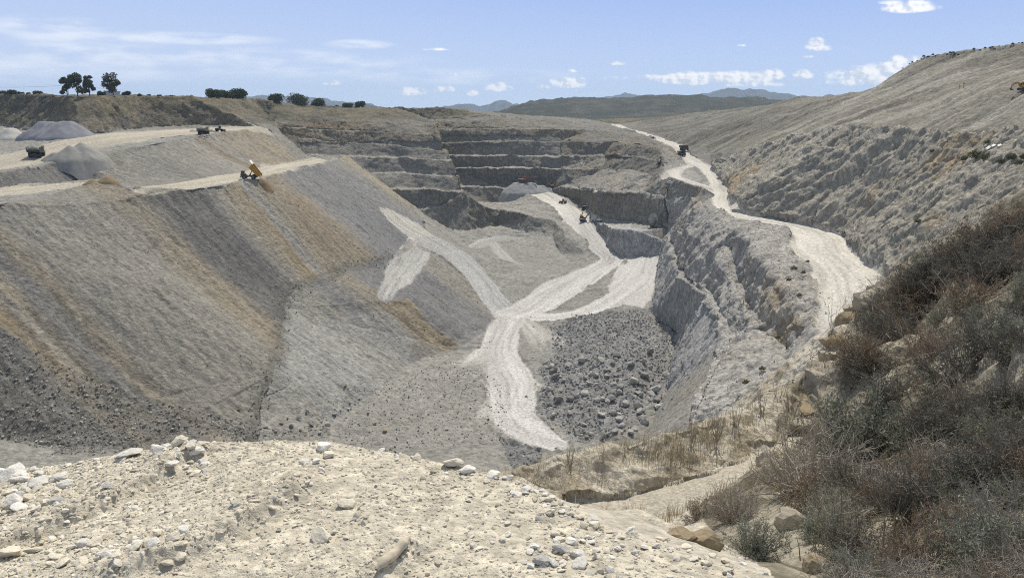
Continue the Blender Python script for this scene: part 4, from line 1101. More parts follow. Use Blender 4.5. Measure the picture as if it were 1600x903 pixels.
def haul_truck(pos, ang, s, label, bed_up=0.0, body=DUST, bedm=DUST, roofm=DUST, group="haul trucks in the quarry"):
    t = empty("haul_truck", pos, ang, label, "haul truck", group); t.scale = (s, s, s)
    MB().box((-3.4, -.75, .95), (3.9, .75, 1.65), .06).box((-2.3, -1.7, .95), (-1.5, 1.7, 1.35)).box((2.2, -1.9, .9), (3.0, 1.9, 1.3)).tube((-.2, -.6, 1.5), (-.2, -.6, 2.1), .2).build("chassis", STEEL, t)
    h = MB().box((3.0, -1.1, 1.2), (4.5, 1.1, 2.75), .12).box((2.3, -2.35, 2.45), (4.4, 2.35, 2.65), .04).box((4.35, -2.2, .85), (4.75, 2.2, 1.25), .06).box((2.4, -2.3, 1.3), (4.3, -1.3, 2.45), .05).box((2.4, 1.3, 1.3), (4.3, 2.3, 2.45), .05).build("hood", body, t)
    MB().box((4.47, -.85, 1.4), (4.54, .85, 2.5)).build("grille", STEEL, h)
    for y in (-1.7, 1.7): MB().box((4.28, y - .3, 1.75), (4.36, y + .3, 2.1), .03).build("headlight", LAMP, t)
    cb = MB().box((2.4, .25, 2.65), (4.0, 2.0, 4.25), .12).build("cab", body, t)
    MB().box((3.98, .42, 3.3), (4.03, 1.85, 4.05)).box((2.7, 1.98, 3.3), (3.8, 2.03, 4.05)).box((2.7, .22, 3.3), (3.8, .27, 4.05)).build("window", GLASS, cb)
    rl_ = MB()
    for x, y in ((4.3, -2.25), (4.3, -.9), (4.3, 2.25), (2.5, -2.25)): rl_.tube((x, y, 2.65), (x, y, 3.6), .035, n=6)
    rl_.tube((4.3, -2.25, 3.6), (4.3, 2.25, 3.6), .035, n=6).tube((4.3, -2.25, 3.6), (2.5, -2.25, 3.6), .035, n=6)
    rl_.build("handrail", STEEL, t)
    for y in (-1.95, 1.95): wheel(t, 2.6, y, 1.12, .8)
    for y in (-1.6, 1.6): wheel(t, -1.9, y, 1.12, 1.5)
    bd = MB()
    bd.prism([(-1.8, 1.45), (0, .55), (4.9, .15), (4.9, .33), (0, .75), (-1.75, 1.65)], -2.3, 2.3)
    bd.prism([(4.8, .2), (5.0, .2), (5.55, 2.55), (5.4, 2.6)], -2.3, 2.3)
    for y in (-2.4, 2.28): bd.prism([(-1.85, 1.4), (0, .5), (4.95, .12), (5.55, 2.6), (-1.55, 2.25)], y, y + .12)
    for x in (-.6, .7, 2.0, 3.3, 4.5):
        for y in (-2.52, 2.40): bd.box((x - .12, y, .45), (x + .12, y + .12, 2.45))
    for y in (-2.55, 2.35): bd.prism([(-1.6, 2.25), (5.55, 2.6), (5.55, 2.8), (-1.6, 2.45)], y, y + .2)
    o = bd.build("dump_bed", bedm, t); o.location = (-3.0, 0, 1.62); o.rotation_euler = (0, -bed_up, 0)
    MB().prism([(5.4, 2.6), (7.7, 2.8), (7.7, 2.98), (5.4, 2.8)], -2.35, 2.35).build("canopy", roofm, o)
    if bed_up:
        rm = MB(); e = Vector((math.cos(bed_up) * 3.2 - .3 * math.sin(bed_up) - 3.0, 0, 1.62 + math.sin(bed_up) * 3.2 + .3 * math.cos(bed_up)))
        for y in (-.7, .7): rm.tube((.4, y, 1.4), (e.x * .5 + .2, y, (e.z + 1.4) / 2), .16).tube((e.x * .5 + .2, y, (e.z + 1.4) / 2), (e.x, y, e.z), .10)
        rm.build("hoist", STEEL, t)
    MB().box((-3.55, -1.9, .75), (-3.35, -.2, 1.3)).box((-3.55, .2, .75), (-3.35, 1.9, 1.3)).build("mudflap", STEEL, t)
    return t

def rock_load(pos, ang, s, label, seed):
    nx, ny = 34, 24
    X, Y = np.meshgrid(np.linspace(-4.2, 2.2, nx), np.linspace(-2.2, 2.2, ny))
    H = 3.5 + 1.5 * np.maximum(0, 1 - ((X + .9) / 3.4) ** 2) ** .8 * np.maximum(0, 1 - (Y / 2.35) ** 2) ** .6 + .38 * fbm(X / .9, Y / .9, 0 * X, 3, seed)
    top = np.stack([X.ravel(), Y.ravel(), H.ravel()], 1); bot = np.stack([X.ravel(), Y.ravel(), 0 * X.ravel() + 3.15], 1)
    i, j = np.meshgrid(np.arange(nx - 1), np.arange(ny - 1)); a_ = (j * nx + i).ravel()
    f = np.stack([a_, a_ + 1, a_ + 1 + nx, a_ + nx], 1); n = nx * ny
    edge = [*range(nx - 1)], [ny - 1]
    sides = []
    for q in range(nx - 1): sides += [[q + n, q + 1 + n, q + 1, q], [(ny - 1) * nx + q, (ny - 1) * nx + q + 1, (ny - 1) * nx + q + 1 + n, (ny - 1) * nx + q + n]]
    for q in range(ny - 1): sides += [[q * nx, (q + 1) * nx, (q + 1) * nx + n, q * nx + n], [q * nx + nx - 1 + n, (q + 1) * nx + nx - 1 + n, (q + 1) * nx + nx - 1, q * nx + nx - 1]]
    F_ = np.concatenate([f, f[:, ::-1] + n, np.array(sides)])
    o = link("rock_load", mesh_np("rock_load", np.concatenate([top, bot]), F_.ravel(), np.full(len(F_), 4), SPOIL, None, False), None, pos)
    o.rotation_euler = (0, 0, ang); o.scale = (s, s, s)
    return tag(o, label, "rock load")

def excavator(pos, ang, s, label, paint, swing=0.0, boom=(2.6, 4.6), stick=(5.4, 4.9), tip=(5.8, 1.2), group="excavators in the quarry"):
    t = empty("excavator", pos, ang, label, "excavator", group); t.scale = (s, s, s)
    for y in (-1.25, 1.25):
        MB().prism([(-2.1, .35), (-1.8, .05), (1.8, .05), (2.1, .35), (2.1, .65), (1.75, 1.0), (-1.75, 1.0), (-2.1, .65)], y - .32, y + .32).build("track", STEEL, t)
    MB().box((-.7, -.95, .3), (.7, .95, 1.1)).build("undercarriage", STEEL, t)
    R_ = Matrix.Rotation(swing, 4, 'Z')
    h = MB().box((-2.2, -1.35, 1.15), (1.3, 1.35, 2.15), .1).build("housing", paint, t); h.rotation_euler = (0, 0, swing)
    MB().box((-2.75, -1.3, 1.2), (-2.1, 1.3, 2.25), .18).build("counterweight", GREYP, h)
    c = MB().box((.1, .35, 2.1), (1.5, 1.3, 3.0), .08).box((.2, .4, 2.95), (1.4, 1.25, 3.08), .05).build("cab", paint, h)
    MB().box((1.49, .45, 2.2), (1.53, 1.2, 2.9)).box((.3, 1.29, 2.25), (1.35, 1.33, 2.9)).box((.3, .32, 2.25), (1.35, .36, 2.9)).build("window", GLASS, c)
    def arm(p, q, w0, w1):
        p, q = Vector((p[0], 0, p[1])), Vector((q[0], 0, q[1])); d = (q - p).normalized(); n_ = Vector((-d.z, 0, d.x))
        return [(v.x, v.z) for v in (p - n_ * w0, q - n_ * w1, q + n_ * w1, p + n_ * w0)]
    MB().prism(arm((.9, 1.7), boom, .30, .34), -.28, .22).prism(arm(boom, stick, .34, .2), -.27, .21).build("boom", paint, h)
    MB().prism(arm((stick[0] - .15, stick[1] + .3), tip, .24, .13), -.2, .14).build("stick", paint, h)
    bx, bz = tip
    MB().prism([(bx - .1, bz + .15), (bx + .25, bz - .1), (bx + .1, bz - .85), (bx - .55, bz - 1.05), (bx - 1.0, bz - .5), (bx - .85, bz - .42), (bx - .45, bz - .75), (bx - .1, bz - .5)], -.6, .55).build("bucket", STEEL, h)
    MB().tube((1.1, -.03, 1.3), ((boom[0] + .9) / 2 + .4, -.03, (boom[1] + 1.7) / 2 - .2), .1).tube((boom[0] + .2, -.03, boom[1] + .3), (stick[0] - .2, -.03, stick[1] + .5), .1).build("hydraulic_ram", STEEL, h)
    return t

def car(pos, ang, label, paint, pickup=False, group="light vehicles on the quarry roads"):
    t = empty("pickup" if pickup else "car", pos, ang, label, "pickup" if pickup else "car", group)
    def ring(x, w, z0, z1, e=.12):
        return [(x, -w, z0), (x, w, z0), (x, w, z1 - e), (x, w - e, z1), (x, -w + e, z1), (x, -w, z1 - e)]
    MB().loft([ring(2.25, .72, .5, .82), ring(2.1, .85, .38, .95), ring(.9, .9, .32, 1.08), ring(-1.9, .9, .32, 1.1), ring(-2.25, .82, .45, 1.0)]).build("body", paint, t)
    if pickup: c = MB().loft([ring(.95, .80, 1.0, 1.1), ring(.35, .74, 1.0, 1.78), ring(-.6, .74, 1.0, 1.8), ring(-.85, .78, 1.0, 1.1)])
    else: c = MB().loft([ring(1.1, .80, 1.0, 1.1), ring(.3, .72, 1.0, 1.62), ring(-1.2, .72, 1.0, 1.62), ring(-2.0, .78, 1.0, 1.1)])
    c = c.build("cabin", paint, t)
    xr = -.62 if pickup else -1.25
    MB().box((-.5 if pickup else -1.1, .70, 1.16), (.3, .775, 1.6)).box((-.5 if pickup else -1.1, -.775, 1.16), (.3, -.70, 1.6)).build("window", GLASS, c)
    MB().prism([(.92, 1.14), (.42, 1.68), (.46, 1.70), (.97, 1.15)], -.62, .62).build("windscreen", GLASS, c)
    if pickup: MB().box((-2.2, .78, 1.08), (-.9, .88, 1.2)).box((-2.2, -.88, 1.08), (-.9, -.78, 1.2)).box((-2.26, -.85, .6), (-2.2, .85, 1.18)).build("bed_rail", paint, t)
    for x in (1.4, -1.4):
        for y in (-.8, .8): wheel(t, x, y, .36, .26)
    for y in (-.6, .6): MB().box((2.2, y - .15, .62), (2.28, y + .15, .78)).build("headlight", LAMP, t)
    return t

def wheel_loader(pos, ang, s, label, paint):
    t = empty("wheel_loader", pos, ang, label, "wheel loader"); t.scale = (s, s, s)
    MB().box((-2.6, -.95, .8), (-.4, .95, 2.0), .12).box((-.5, -.5, .7), (1.6, .5, 1.4), .05).build("body", paint, t)
    c = MB().box((-.6, -.7, 1.5), (.6, .7, 2.95), .06).box((-.75, -.8, 2.9), (.75, .8, 3.05), .04).build("cab", paint, t)
    MB().box((.58, -.6, 1.9), (.63, .6, 2.8)).box((-.45, .68, 1.9), (.45, .73, 2.8)).box((-.45, -.73, 1.9), (.45, -.68, 2.8)).build("window", GLASS, c)
    MB().tube((1.0, -.55, 1.5), (2.7, -.55, .7), .14).tube((1.0, .55, 1.5), (2.7, .55, .7), .14).build("lift_arm", paint, t)
    MB().prism([(2.5, .15), (3.6, .1), (3.5, .2), (2.8, .35), (2.75, 1.1), (3.0, 1.3), (2.9, 1.38), (2.5, 1.1)], -1.3, 1.3).build("bucket", STEEL, t)
    for x in (-1.6, 1.2):
        for y in (-.95, .95): wheel(t, x, y, .72, .55)
    return t

RAD = math.radians
p = seat(57.5, 245.5)
haul_truck(p, RAD(106), 1.08, "loaded dark haul truck driving away past the twin peaked heap", 0, DUST, GREYP, DUST)
rock_load((p[0], p[1], p[2]), RAD(106), 1.08, "heap of grey rock filling the bed of the haul truck by the twin peaked heap", 5)
p = seat(318, 209)
haul_truck(p, RAD(96), .95, "dusty haul truck standing on the upper terrace beside a small wheel loader", 0, GREYP, DUST, DUST)
rock_load(p, RAD(96), .95, "load of rock in the truck beside the small wheel loader", 6)
wheel_loader(seat(344, 206.5), RAD(5), .95, "small dark wheel loader at the edge of the upper terrace", GREYP)
p = seat(391, 279.5)
haul_truck(p, RAD(187), .88, "yellow haul truck tipping its load with the bed raised", RAD(52), GREYP, YEL, WHT)
pile("gravel_pile", [(p[0] + 4.6, p[1] + .4, 1.5, .3), (p[0] + 5.6, p[1] - .6, .9, .3)], (.20,.14,.075), "small brown heap just tipped behind the yellow haul truck", 27, step=.4)
haul_truck(seat(1068.5, 236.5), RAD(-78), .90, "pale topped haul truck coming down the far right road, the upper of the two", 0, GREYP, GREYP, WHT)
haul_truck(seat(1065, 245.5), RAD(-80), .80, "dark haul truck coming down the far right road, the lower of the two", 0, GREYP, GREYP, DUST)
car(seat(1021, 217.5), RAD(-60), "dark pickup driving down the far right road above the two trucks", GREYP, True)
car(seat(1017, 215.3), RAD(-60), "pale car following the dark pickup on the far right road", WHT)
car(seat(1047, 302.5), RAD(-30), "small white car parked at the end of the short side road", WHT)
a = world_of(813, 290)
pz = 5.4
zz = pb + 6.35; a = world_of(812, 298.5, 0, 0)
excavator((a[0] + 3.0, a[1], zz), RAD(4), 1.55, "rust red excavator with a long low arm on the flat topped heap", RUST, 0, (2.6, 3.0), (5.2, 2.6), (7.2, 3.1))
excavator(seat(863, 297.5), RAD(25), .85, "yellow excavator with raised arm behind the bend of the pit road", YEL, 0, (2.2, 3.8), (4.0, 5.2), (5.2, 4.2))
wheel_loader(seat(880, 318.5), RAD(150), 1.0, "dusty wheel loader parked at the foot of the rock wall", DUST)
haul_truck(seat(912.5, 328.5), RAD(-88), .62, "white topped haul truck being loaded by the small excavator", 0, GREYP, GREYP, WHT)
excavator(seat(909, 343), RAD(80), .80, "small yellow excavator reaching up to the white topped truck", YEL, 0, (2.2, 3.9), (4.2, 4.6), (5.8, 3.6))
excavator(seat(911.5, 348.0), RAD(20), .95, "dark excavator with a long bent arm at the pad's edge", GREYP, 0, (2.6, 4.0), (5.0, 6.4), (5.3, 2.8))
car(seat(936, 347.5), RAD(120), "white pickup parked at the right end of the excavators' pad", WHT, True)
# drill rig
p = seat(1031, 259.5)
dr = empty("drill_rig", p, RAD(40), "small dark drill rig with upright mast on the far right bench", "drill rig")
for y in (-.9, .9): MB().prism([(-1.6, .3), (-1.3, .03), (1.3, .03), (1.6, .3), (1.3, .75), (-1.3, .75)], y - .22, y + .22).build("track", STEEL, dr)
MB().box((-1.7, -.8, .8), (.8, .8, 1.9), .08).build("body", GREYP, dr)
MB().box((.85, -.2, .3), (1.15, .2, 4.6)).tube((1.3, 0, .1), (1.3, 0, 4.3), .08).build("mast", STEEL, dr)
MB().box((-.2, -.75, 1.9), (.7, .1, 2.7), .06).build("cab", GREYP, dr)
# bits on the right hillside
OR = mat("orange_paint", (.60, .22, .03), .6)
for i, (px, py, hgt) in enumerate([(1506, 131.5, 2.6), (1500, 132.5, 1.6)]):
    p = seat(px, py)
    q = empty("marker_post", (p[0], p[1], p[2] - .2), 0, ("tall" if i == 0 else "short") + " orange marker post on the pale hillside terrace", "post")
    MB().tube((0, 0, 0), (0, 0, hgt), .14, .12).build("post", OR, q)
    MB().box((-.35, -.05, hgt - .7), (.35, .05, hgt - .15)).build("marker_plate", OR, q)
p = seat(1601, 133)
excavator((p[0], p[1], p[2]), RAD(170), .9, "orange yellow excavator at the hillside edge, cut by the picture's right side", YEL, 0, (2.6, 3.0), (4.6, 2.0), (4.8, 1.0))
for i, (px, py, a_, sx) in enumerate([(1541, 251, .5, 2.4), (1549, 247, .2, 1.5), (1558, 250, -.3, 1.2)]):
    p = seat(px, py)
    o = MB().box((-sx / 2, -.45, 0), (sx / 2, .45, .06), .01).prism([(-sx / 2, .06), (-sx / 2 + .3, .06), (-sx / 2 + .1, .35)], -.4, .4).build("board", WHT)
    o.location = (p[0], p[1], p[2] + .7); o.rotation_euler = (.35, -.45, a_)
    tag(o, ("longest", "middle", "smallest")[i] + " white broken board lying on the rocky hillside", "board", "white boards on the hillside")
# ------------------------------------------------------------------ rocks
def rock_shape(seed, sub=2, planes=11, rough=.08):
    """Broken stone: a ball cut by random planes, slightly roughened."""
    g = np.random.default_rng(seed)
    bm = bmesh.new(); bmesh.ops.create_icosphere(bm, subdivisions=sub, radius=1)
    v = np.array([x.co for x in bm.verts]); f = np.array([[q.index for q in p.verts] for p in bm.faces]); bm.free()
    n = g.normal(size=(planes, 3)); n /= np.linalg.norm(n, axis=1)[:, None]; d = .48 + .4 * g.random(planes)
    dirs = v / np.linalg.norm(v, axis=1)[:, None]
    dot = dirs @ n.T
    rad = np.min(np.where(dot > .05, d[None] / np.maximum(dot, .05), 9.0), axis=1)
    rad = np.minimum(rad, 1.15)
    v = dirs * rad[:, None]
    v *= (1 + rough * fbm(v[:, 0] * 3, v[:, 1] * 3, v[:, 2] * 3, 2, seed))[:, None]
    v *= np.array([1, .75 + .25 * g.random(), .55 + .3 * g.random()])
    return v.astype(np.float32), f
ROCKS = [rock_shape(900 + i) for i in range(10)]
FINE = [rock_shape(950 + i, 3, 14, .10) for i in range(8)]
PEB = [rock_shape(980 + i, 1, 9, .12) for i in range(10)]

def rock_mat(name, col, vary=.3):
    return mat(name, col, .95, 0, vary, 2.2, .12)
R_GREY, R_PALE, R_CREAM, R_WHITE, R_OCH, R_DARK = (rock_mat("grey_rock", (.32,.312,.295)), rock_mat("pale_rock", (.40,.385,.345)), rock_mat("cream_stone", (.63,.57,.455), .14),
    rock_mat("white_stone", (.66,.63,.56), .16), rock_mat("ochre_rock", (.30,.24,.155)), rock_mat("dark_rock", (.20,.19,.172)))
R_BANK = rock_mat("bank_rock", (.38,.335,.26))
_rm = {}
def rock_obj(name, pos, size, material, label, group, k=None, fine=False, tilt=True, cat=None):
    lib = FINE if fine else ROCKS
    k = random.randrange(len(lib)) if k is None else k
    key = (fine, k, material.name)
    if key not in _rm:
        v, f = lib[k]; _rm[key] = mesh_np("rock_mesh", v, f.ravel(), np.full(len(f), 3), material, None, False)
    o = link(name, _rm[key], None, pos)
    s = size / 2
    o.scale = (s * random.uniform(.9, 1.15), s * random.uniform(.85, 1.1), s * random.uniform(.8, 1.1) * (.68 if name == "stone" else 1))
    o.rotation_euler = (random.uniform(-.35, .35) if tilt else 0, random.uniform(-.35, .35) if tilt else 0, random.uniform(0, 6.28))
    return tag(o, label, cat or name.replace("_", " "), group)

def scatter_stuff(name, pts, sizes, lib, material_cols, label, seed, mt, flat=False):
    """Many small stones joined into ONE object."""
    g = np.random.default_rng(seed); n = len(pts); kind = g.integers(0, len(lib), n)
    Vs, Fs, Cs, b = [], [], [], 0
    cols = np.array(material_cols, float)
    for k in range(len(lib)):
        i = np.nonzero(kind == k)[0]
        if not len(i): continue
        v, f = lib[k]; m = len(i)
        q = g.normal(size=(m, 4)); q /= np.linalg.norm(q, axis=1)[:, None]
        if flat: q = np.stack([q[:, 0], .16 * q[:, 1], .16 * q[:, 2], q[:, 3]], 1); q /= np.linalg.norm(q, axis=1)[:, None]
        w, x, y, z = q.T
        R = np.stack([np.stack([1 - 2 * (y * y + z * z), 2 * (x * y - z * w), 2 * (x * z + y * w)], 1), np.stack([2 * (x * y + z * w), 1 - 2 * (x * x + z * z), 2 * (y * z - x * w)], 1), np.stack([2 * (x * z - y * w), 2 * (y * z + x * w), 1 - 2 * (x * x + y * y)], 1)], 1)
        P = np.einsum('nij,vj->nvi', R, v * np.array([1, 1, .6]) if flat else v) * (sizes[i] / 2)[:, None, None] + pts[i][:, None]
        Vs.append(P.reshape(-1, 3)); Fs.append((f[None] + (b + np.arange(m) * len(v))[:, None, None]).reshape(-1, 3)); b += m * len(v)
        c = cols[g.integers(0, len(cols), m)] * (.8 + .4 * g.random(m))[:, None]
        Cs.append(np.repeat(c, len(v), 0))
    V, F_, C = np.concatenate(Vs), np.concatenate(Fs), np.concatenate(Cs)
    return tag(link(name, mesh_np(name, V, F_.ravel(), np.full(len(F_), 3), mt, C, False)), label, None, None, "stuff")

def poly_points(poly, n, seed):
    g = np.random.default_rng(seed); p = np.array(poly)[:, :2]; lo, hi = p.min(0), p.max(0); out = []
    while sum(map(len, out)) < n:
        q = lo + (hi - lo) * g.random((4 * n, 2)); out.append(q[in_poly(q[:, 0], q[:, 1], poly)])
    return np.concatenate(out)[:n]
def surf_pts(q): return np.array([(x, y, surf(x, y)) for x, y in q])

# the rubble heap on the pit floor
big = [((990,600),4.2),((1005,590),3.6),((1022,618),4.6),((1028,640),3.2),((978,628),3.0),((960,600),2.8),((995,640),3.2),((968,655),2.8),((940,650),2.6),((1008,662),2.8),((920,600),2.3),((900,620),2.4),((890,650),2.2),((930,575),2.4),((985,572),2.8),((1000,620),3.0),((950,625),2.6),((960,680),2.4),((985,680),2.2),((912,668),2.2),((880,600),1.9),((1015,575),2.4),((1040,590),2.6)]
for (px, py), s in big:
    x, y, _ = hit(px, py)
    rock_obj("boulder", (x, y, surf(x, y) + .25 * s), s * 1.3, random.choice((R_GREY, R_PALE)), "house sized grey boulder on the near right part of the rubble heap" if s > 4 else "large grey boulder among the rubble on the pit floor", "largest boulders of the rubble heap")
low = [hit(*q) for q in ((850,570),(1035,560),(1040,640),(985,690),(900,690),(850,640))]
for x, y in poly_points(low, 130, 5):
    s = 1.0 + 3.2 * random.random() ** 2
    rock_obj("boulder", (x, y, surf(x, y) + .2 * s), s, random.choice((R_GREY, R_GREY, R_DARK, R_PALE)), "grey angular boulder in the near half of the rubble heap on the pit floor", "boulders of the rubble heap")
for x, y in poly_points(POLY["rubble"], 90, 6):
    s = random.uniform(.6, 1.3)
    rock_obj("boulder", (x, y, surf(x, y) + .2 * s), s, random.choice((R_GREY, R_DARK)), "smaller dark boulder scattered through the rubble heap on the pit floor", "smaller boulders of the rubble heap")
HT = tint_mat("rubble_stone", 0, .95)
out_ = poly_points(POLY["rubble"], 1400, 47) + rng.normal(0, 8, (1400, 2))
q = np.concatenate([out_[np.array([surf(*t) for t in out_]) < -90], poly_points(POLY["rubble"], 7000, 7), poly_points(POLY["rubble_near"], 900, 8)])
scatter_stuff("rubble", surf_pts(q) + [0, 0, .1], .25 + 1.3 * rng.random(len(q)) ** 4, PEB, [(.26,.255,.245), (.33,.325,.31), (.20,.197,.19), (.42,.41,.39)], "broken grey rubble covering the heap on the pit floor", 9, HT)
q = poly_points(POLY["scree"], 12000, 10)
q = q[fbm(q[:, 0] / 16, q[:, 1] / 16, 0 * q[:, 0], 4, 46) > rng.uniform(-.75, .45, len(q))]
scatter_stuff("rubble", surf_pts(q) + [0, 0, .06], .22 + 1.1 * rng.random(len(q)) ** 4.5, PEB, [(.27,.257,.225), (.21,.20,.178), (.33,.31,.268), (.42,.395,.345)], "dark coarse rubble at the foot of the spoil slope", 11, HT)
ln = smooth_line(fM, 3); pick = rng.integers(0, len(ln), 700)
q = ln[pick][:, :2] + rng.normal(0, 1, (len(pick), 2)) * 2.6
scatter_stuff("rubble", surf_pts(q) + [0, 0, .06], .25 + .8 * rng.random(len(q)) ** 3, PEB, [(.20,.19,.165), (.27,.25,.215), (.16,.152,.138)], "line of loose rubble along the middle of the spoil slope", 12, HT)
q = np.concatenate([poly_points(POLY["dumpB"], 4200, 13), poly_points(POLY["dumpC"], 1800, 14), poly_points(POLY["buttress"], 3500, 15)])
scatter_stuff("rubble", surf_pts(q) + [0, 0, .03], .16 + .5 * rng.random(len(q)) ** 5, PEB, [(.22,.21,.19), (.30,.285,.25), (.40,.385,.35), (.12,.115,.105)], "stray stones strewn over the tipped slopes and ledges", 16, HT)
flo = [hit(*q) for q in ((480,640),(600,600),(700,560),(790,600),(800,690),(620,705),(490,692))]
q = poly_points(flo, 3500, 17)
scatter_stuff("rubble", surf_pts(q) + [0, 0, .03], .25 + .8 * rng.random(len(q)) ** 4, PEB, [(.2,.195,.185), (.30,.29,.27), (.13,.128,.12)], "scattered stones on the near pit floor", 18, HT)
near_b = [((512,667),3.0,R_PALE),((487,666),2.2,R_DARK),((468,655),1.8,R_DARK),((455,668),1.9,R_DARK),((440,662),1.6,R_DARK),((523,650),1.7,R_GREY),((430,675),1.9,R_DARK),((480,645),1.4,R_GREY),((545,640),1.6,R_PALE),((575,650),1.5,R_OCH),((602,676),2.0,R_OCH),((586,664),1.6,R_OCH),((560,622),1.4,R_GREY),((540,605),1.5,R_OCH),((497,655),1.5,R_DARK),((470,675),1.6,R_DARK),((415,668),1.5,R_DARK),((500,682),1.5,R_GREY)]
for i, ((px, py), s, m) in enumerate(near_b):
    x, y, _ = hit(px, py)
    rock_obj("boulder", (x, y, surf(x, y) + .25 * s), s, m, "pale block, largest of the boulders just beyond the platform crest" if i == 0 else {"dark_rock": "dark boulder in the cluster just beyond the platform crest", "grey_rock": "grey boulder lying loose above the cluster beyond the platform crest", "pale_rock": "pale boulder lying loose right of the cluster beyond the platform crest", "ochre_rock": "ochre boulder on the low knob beyond the platform crest"}[m.name],
             None if i == 0 else m.name.replace("_", " ") + "s beyond the platform crest")
x, y, _ = hit(1022, 357)
o = rock_obj("rock_stack", (x, y + 3, surf(x, y) + 4.6), 11.5, R_DARK, "dark rock stack jutting from the wall above the blue grey cut", None, 3, True, False)
o.scale = (4.6, 4.2, 7.4)
# rocks on the scrub bank and at the platform's right edge
def nearz(x, y): return ground(x, y)
bank_r = [((1236,828),.6,R_BANK,"tall pale rock standing by the platform's right edge"),((1268,892),.24,R_OCH,"small round ochre stone at the foot of the tall pale rock"),((1200,725),.9,R_BANK,"broad pale rock above the dirt track under the bare twigs"),((1105,855),.30,R_OCH,"flat yellow rock at the platform's right edge"),((1065,842),.22,R_OCH,"small yellow rock left of the flat yellow rock"),((1385,470),1.9,R_BANK,"grey crag near the top of the scrub bank"),((1330,505),1.6,R_OCH,"ochre crag at the outer edge of the scrub bank"),((1300,560),1.4,R_BANK,"pale crag hanging over the pit below the ochre crag"),((1262,640),.9,R_OCH,"brown crag above the cut bank's right end"),((1425,620),.5,R_PALE,"pale rock showing between the shrubs in mid bank"),((1440,600),.4,R_PALE,"smaller pale rock showing between the shrubs in mid bank"),((1490,770),.5,R_PALE,"small pale rock low on the scrub bank"),((1345,440),1.5,R_GREY,"grey rock on the skyline of the bank beside the road"),((1410,410),1.4,R_GREY,"upper grey rock on the edge of the scrub bank"),((1600,770),.3,R_PALE,"pale rock at the right border of the picture")]
for (px, py), s, m, lb in bank_r:
    x, y, z_ = hit(px, py)
    rock_obj("rock", (x, y, z_ + .12 * s), s, m, lb, None, None, True)
for i, (px, py) in enumerate([(1375,455),(1358,478),(1322,522),(1314,540),(1297,578),(1283,602),(1268,626),(1252,652),(1244,670),(1335,490),(1306,556),(1288,590)]):
    x, y, z_ = hit(px, py); s = random.uniform(.9, 1.7)
    rock_obj("rock", (x, y, z_ + .05 * s), s, random.choice((R_BANK, R_OCH, R_BANK)), "tan crag in the row along the pit side edge of the scrub bank", "crags along the edge of the scrub bank", None, True)
# ------------------------------------------------------------------ stones of the gravel platform
def plat_z(x, y):
    return np.array([ground(a, b) for a, b in zip(x, y)]) + platform_relief(np.asarray(x), np.asarray(y))
STONES = []   # px, py, size in photo pixels, material, zone
named = [((545,790),32,R_CREAM,"flat cream stone lying clear near the middle of the platform"),((502,846),40,R_CREAM,"rounded cream stone at the end of the middle wheel ridge"),((18,858),40,R_CREAM,"big angular cream stone in the bottom left corner"),((92,790),34,R_PALE,"large pale stone on the far left wheel ridge"),((72,789),26,R_CREAM,"cream stone leaning on the large pale stone"),((170,776),22,R_PALE,"stone on the left wheel ridge beside the rut"),((205,712),40,R_WHITE,"long white slab on the platform crest"),((246,716),30,R_WHITE,"white block on the platform crest right of the long slab"),((266,738),26,R_WHITE,"upright white stone below the crest blocks"),((505,705),28,R_WHITE,"white stone perched on the middle of the crest"),((512,716),24,R_CREAM,"cream stone tucked under the crest's upper white stone"),((730,738),30,R_WHITE,"white stone on the crest above the right hand slope"),((710,729),34,R_CREAM,"long cream stone on the crest where it begins to fall"),((772,745),24,R_WHITE,"small white stone last on the level crest"),((850,879),30,R_PALE,"greyish stone at the lower left of the cluster right of centre"),((903,868),28,R_WHITE,"white stone in the cluster right of centre"),((875,862),30,R_PALE,"grey white stone in the middle of the right cluster"),((906,884),26,R_WHITE,"white stone at the lower right of the right cluster"),((272,862),24,R_CREAM,"rounded stone near the lower left ridge"),((60,760),36,R_WHITE,"biggest white stone in the pile on the left border"),((20,745),44,R_WHITE,"broad white stone at the top of the left border pile"),((22,790),40,R_WHITE,"pale white stone at the foot of the left border pile")]
for (px, py), sz, m, lb in named:
    x, y, z_ = hit(px, py); s = sz / F * math.hypot(y, z_) * 1.0
    rock_obj("stone", (x, y, float(plat_z([x], [y])[0]) + .18 * s), s, m, lb, None, None, True)
def band(line, spread, n, lo, hi, mats_, label, group, p=1.8):
    ln_ = smooth_line([(a, b) for a, b in line], 2)
    for _ in range(n):
        t = random.random() * (len(ln_) - 1); i = int(t); q = ln_[i] * (1 - t + i) + ln_[min(i + 1, len(ln_) - 1)] * (t - i)
        px, py = q[0] + random.gauss(0, spread), q[1] + random.gauss(0, spread * .6)
        h_ = hit(px, py)
        if h_[1] > 7.5 or abs(h_[0]) > 6: continue
        sz = lo + (hi - lo) * random.random() ** p
        s = sz / F * math.hypot(h_[1], h_[2])
        rock_obj("stone", (h_[0], h_[1], float(plat_z([h_[0]], [h_[1]])[0]) + .15 * s), s, random.choice(mats_), label, group, None, True)
band([(5,735),(40,760),(80,745),(30,790)], 22, 42, 14, 34, (R_WHITE, R_WHITE, R_CREAM), "white stone in the pile on the platform's left border", "white stones piled on the left border")
band([(190,718),(260,705),(330,708),(300,730)], 12, 34, 10, 26, (R_WHITE, R_CREAM), "white stone in the row along the left part of the crest", "stones on the left part of the crest")
band([(20,820),(90,870),(160,880),(230,885),(270,850)], 22, 48, 10, 26, (R_CREAM, R_WHITE, R_CREAM), "cream stone in the loose spread at the lower left", "stones at the lower left")
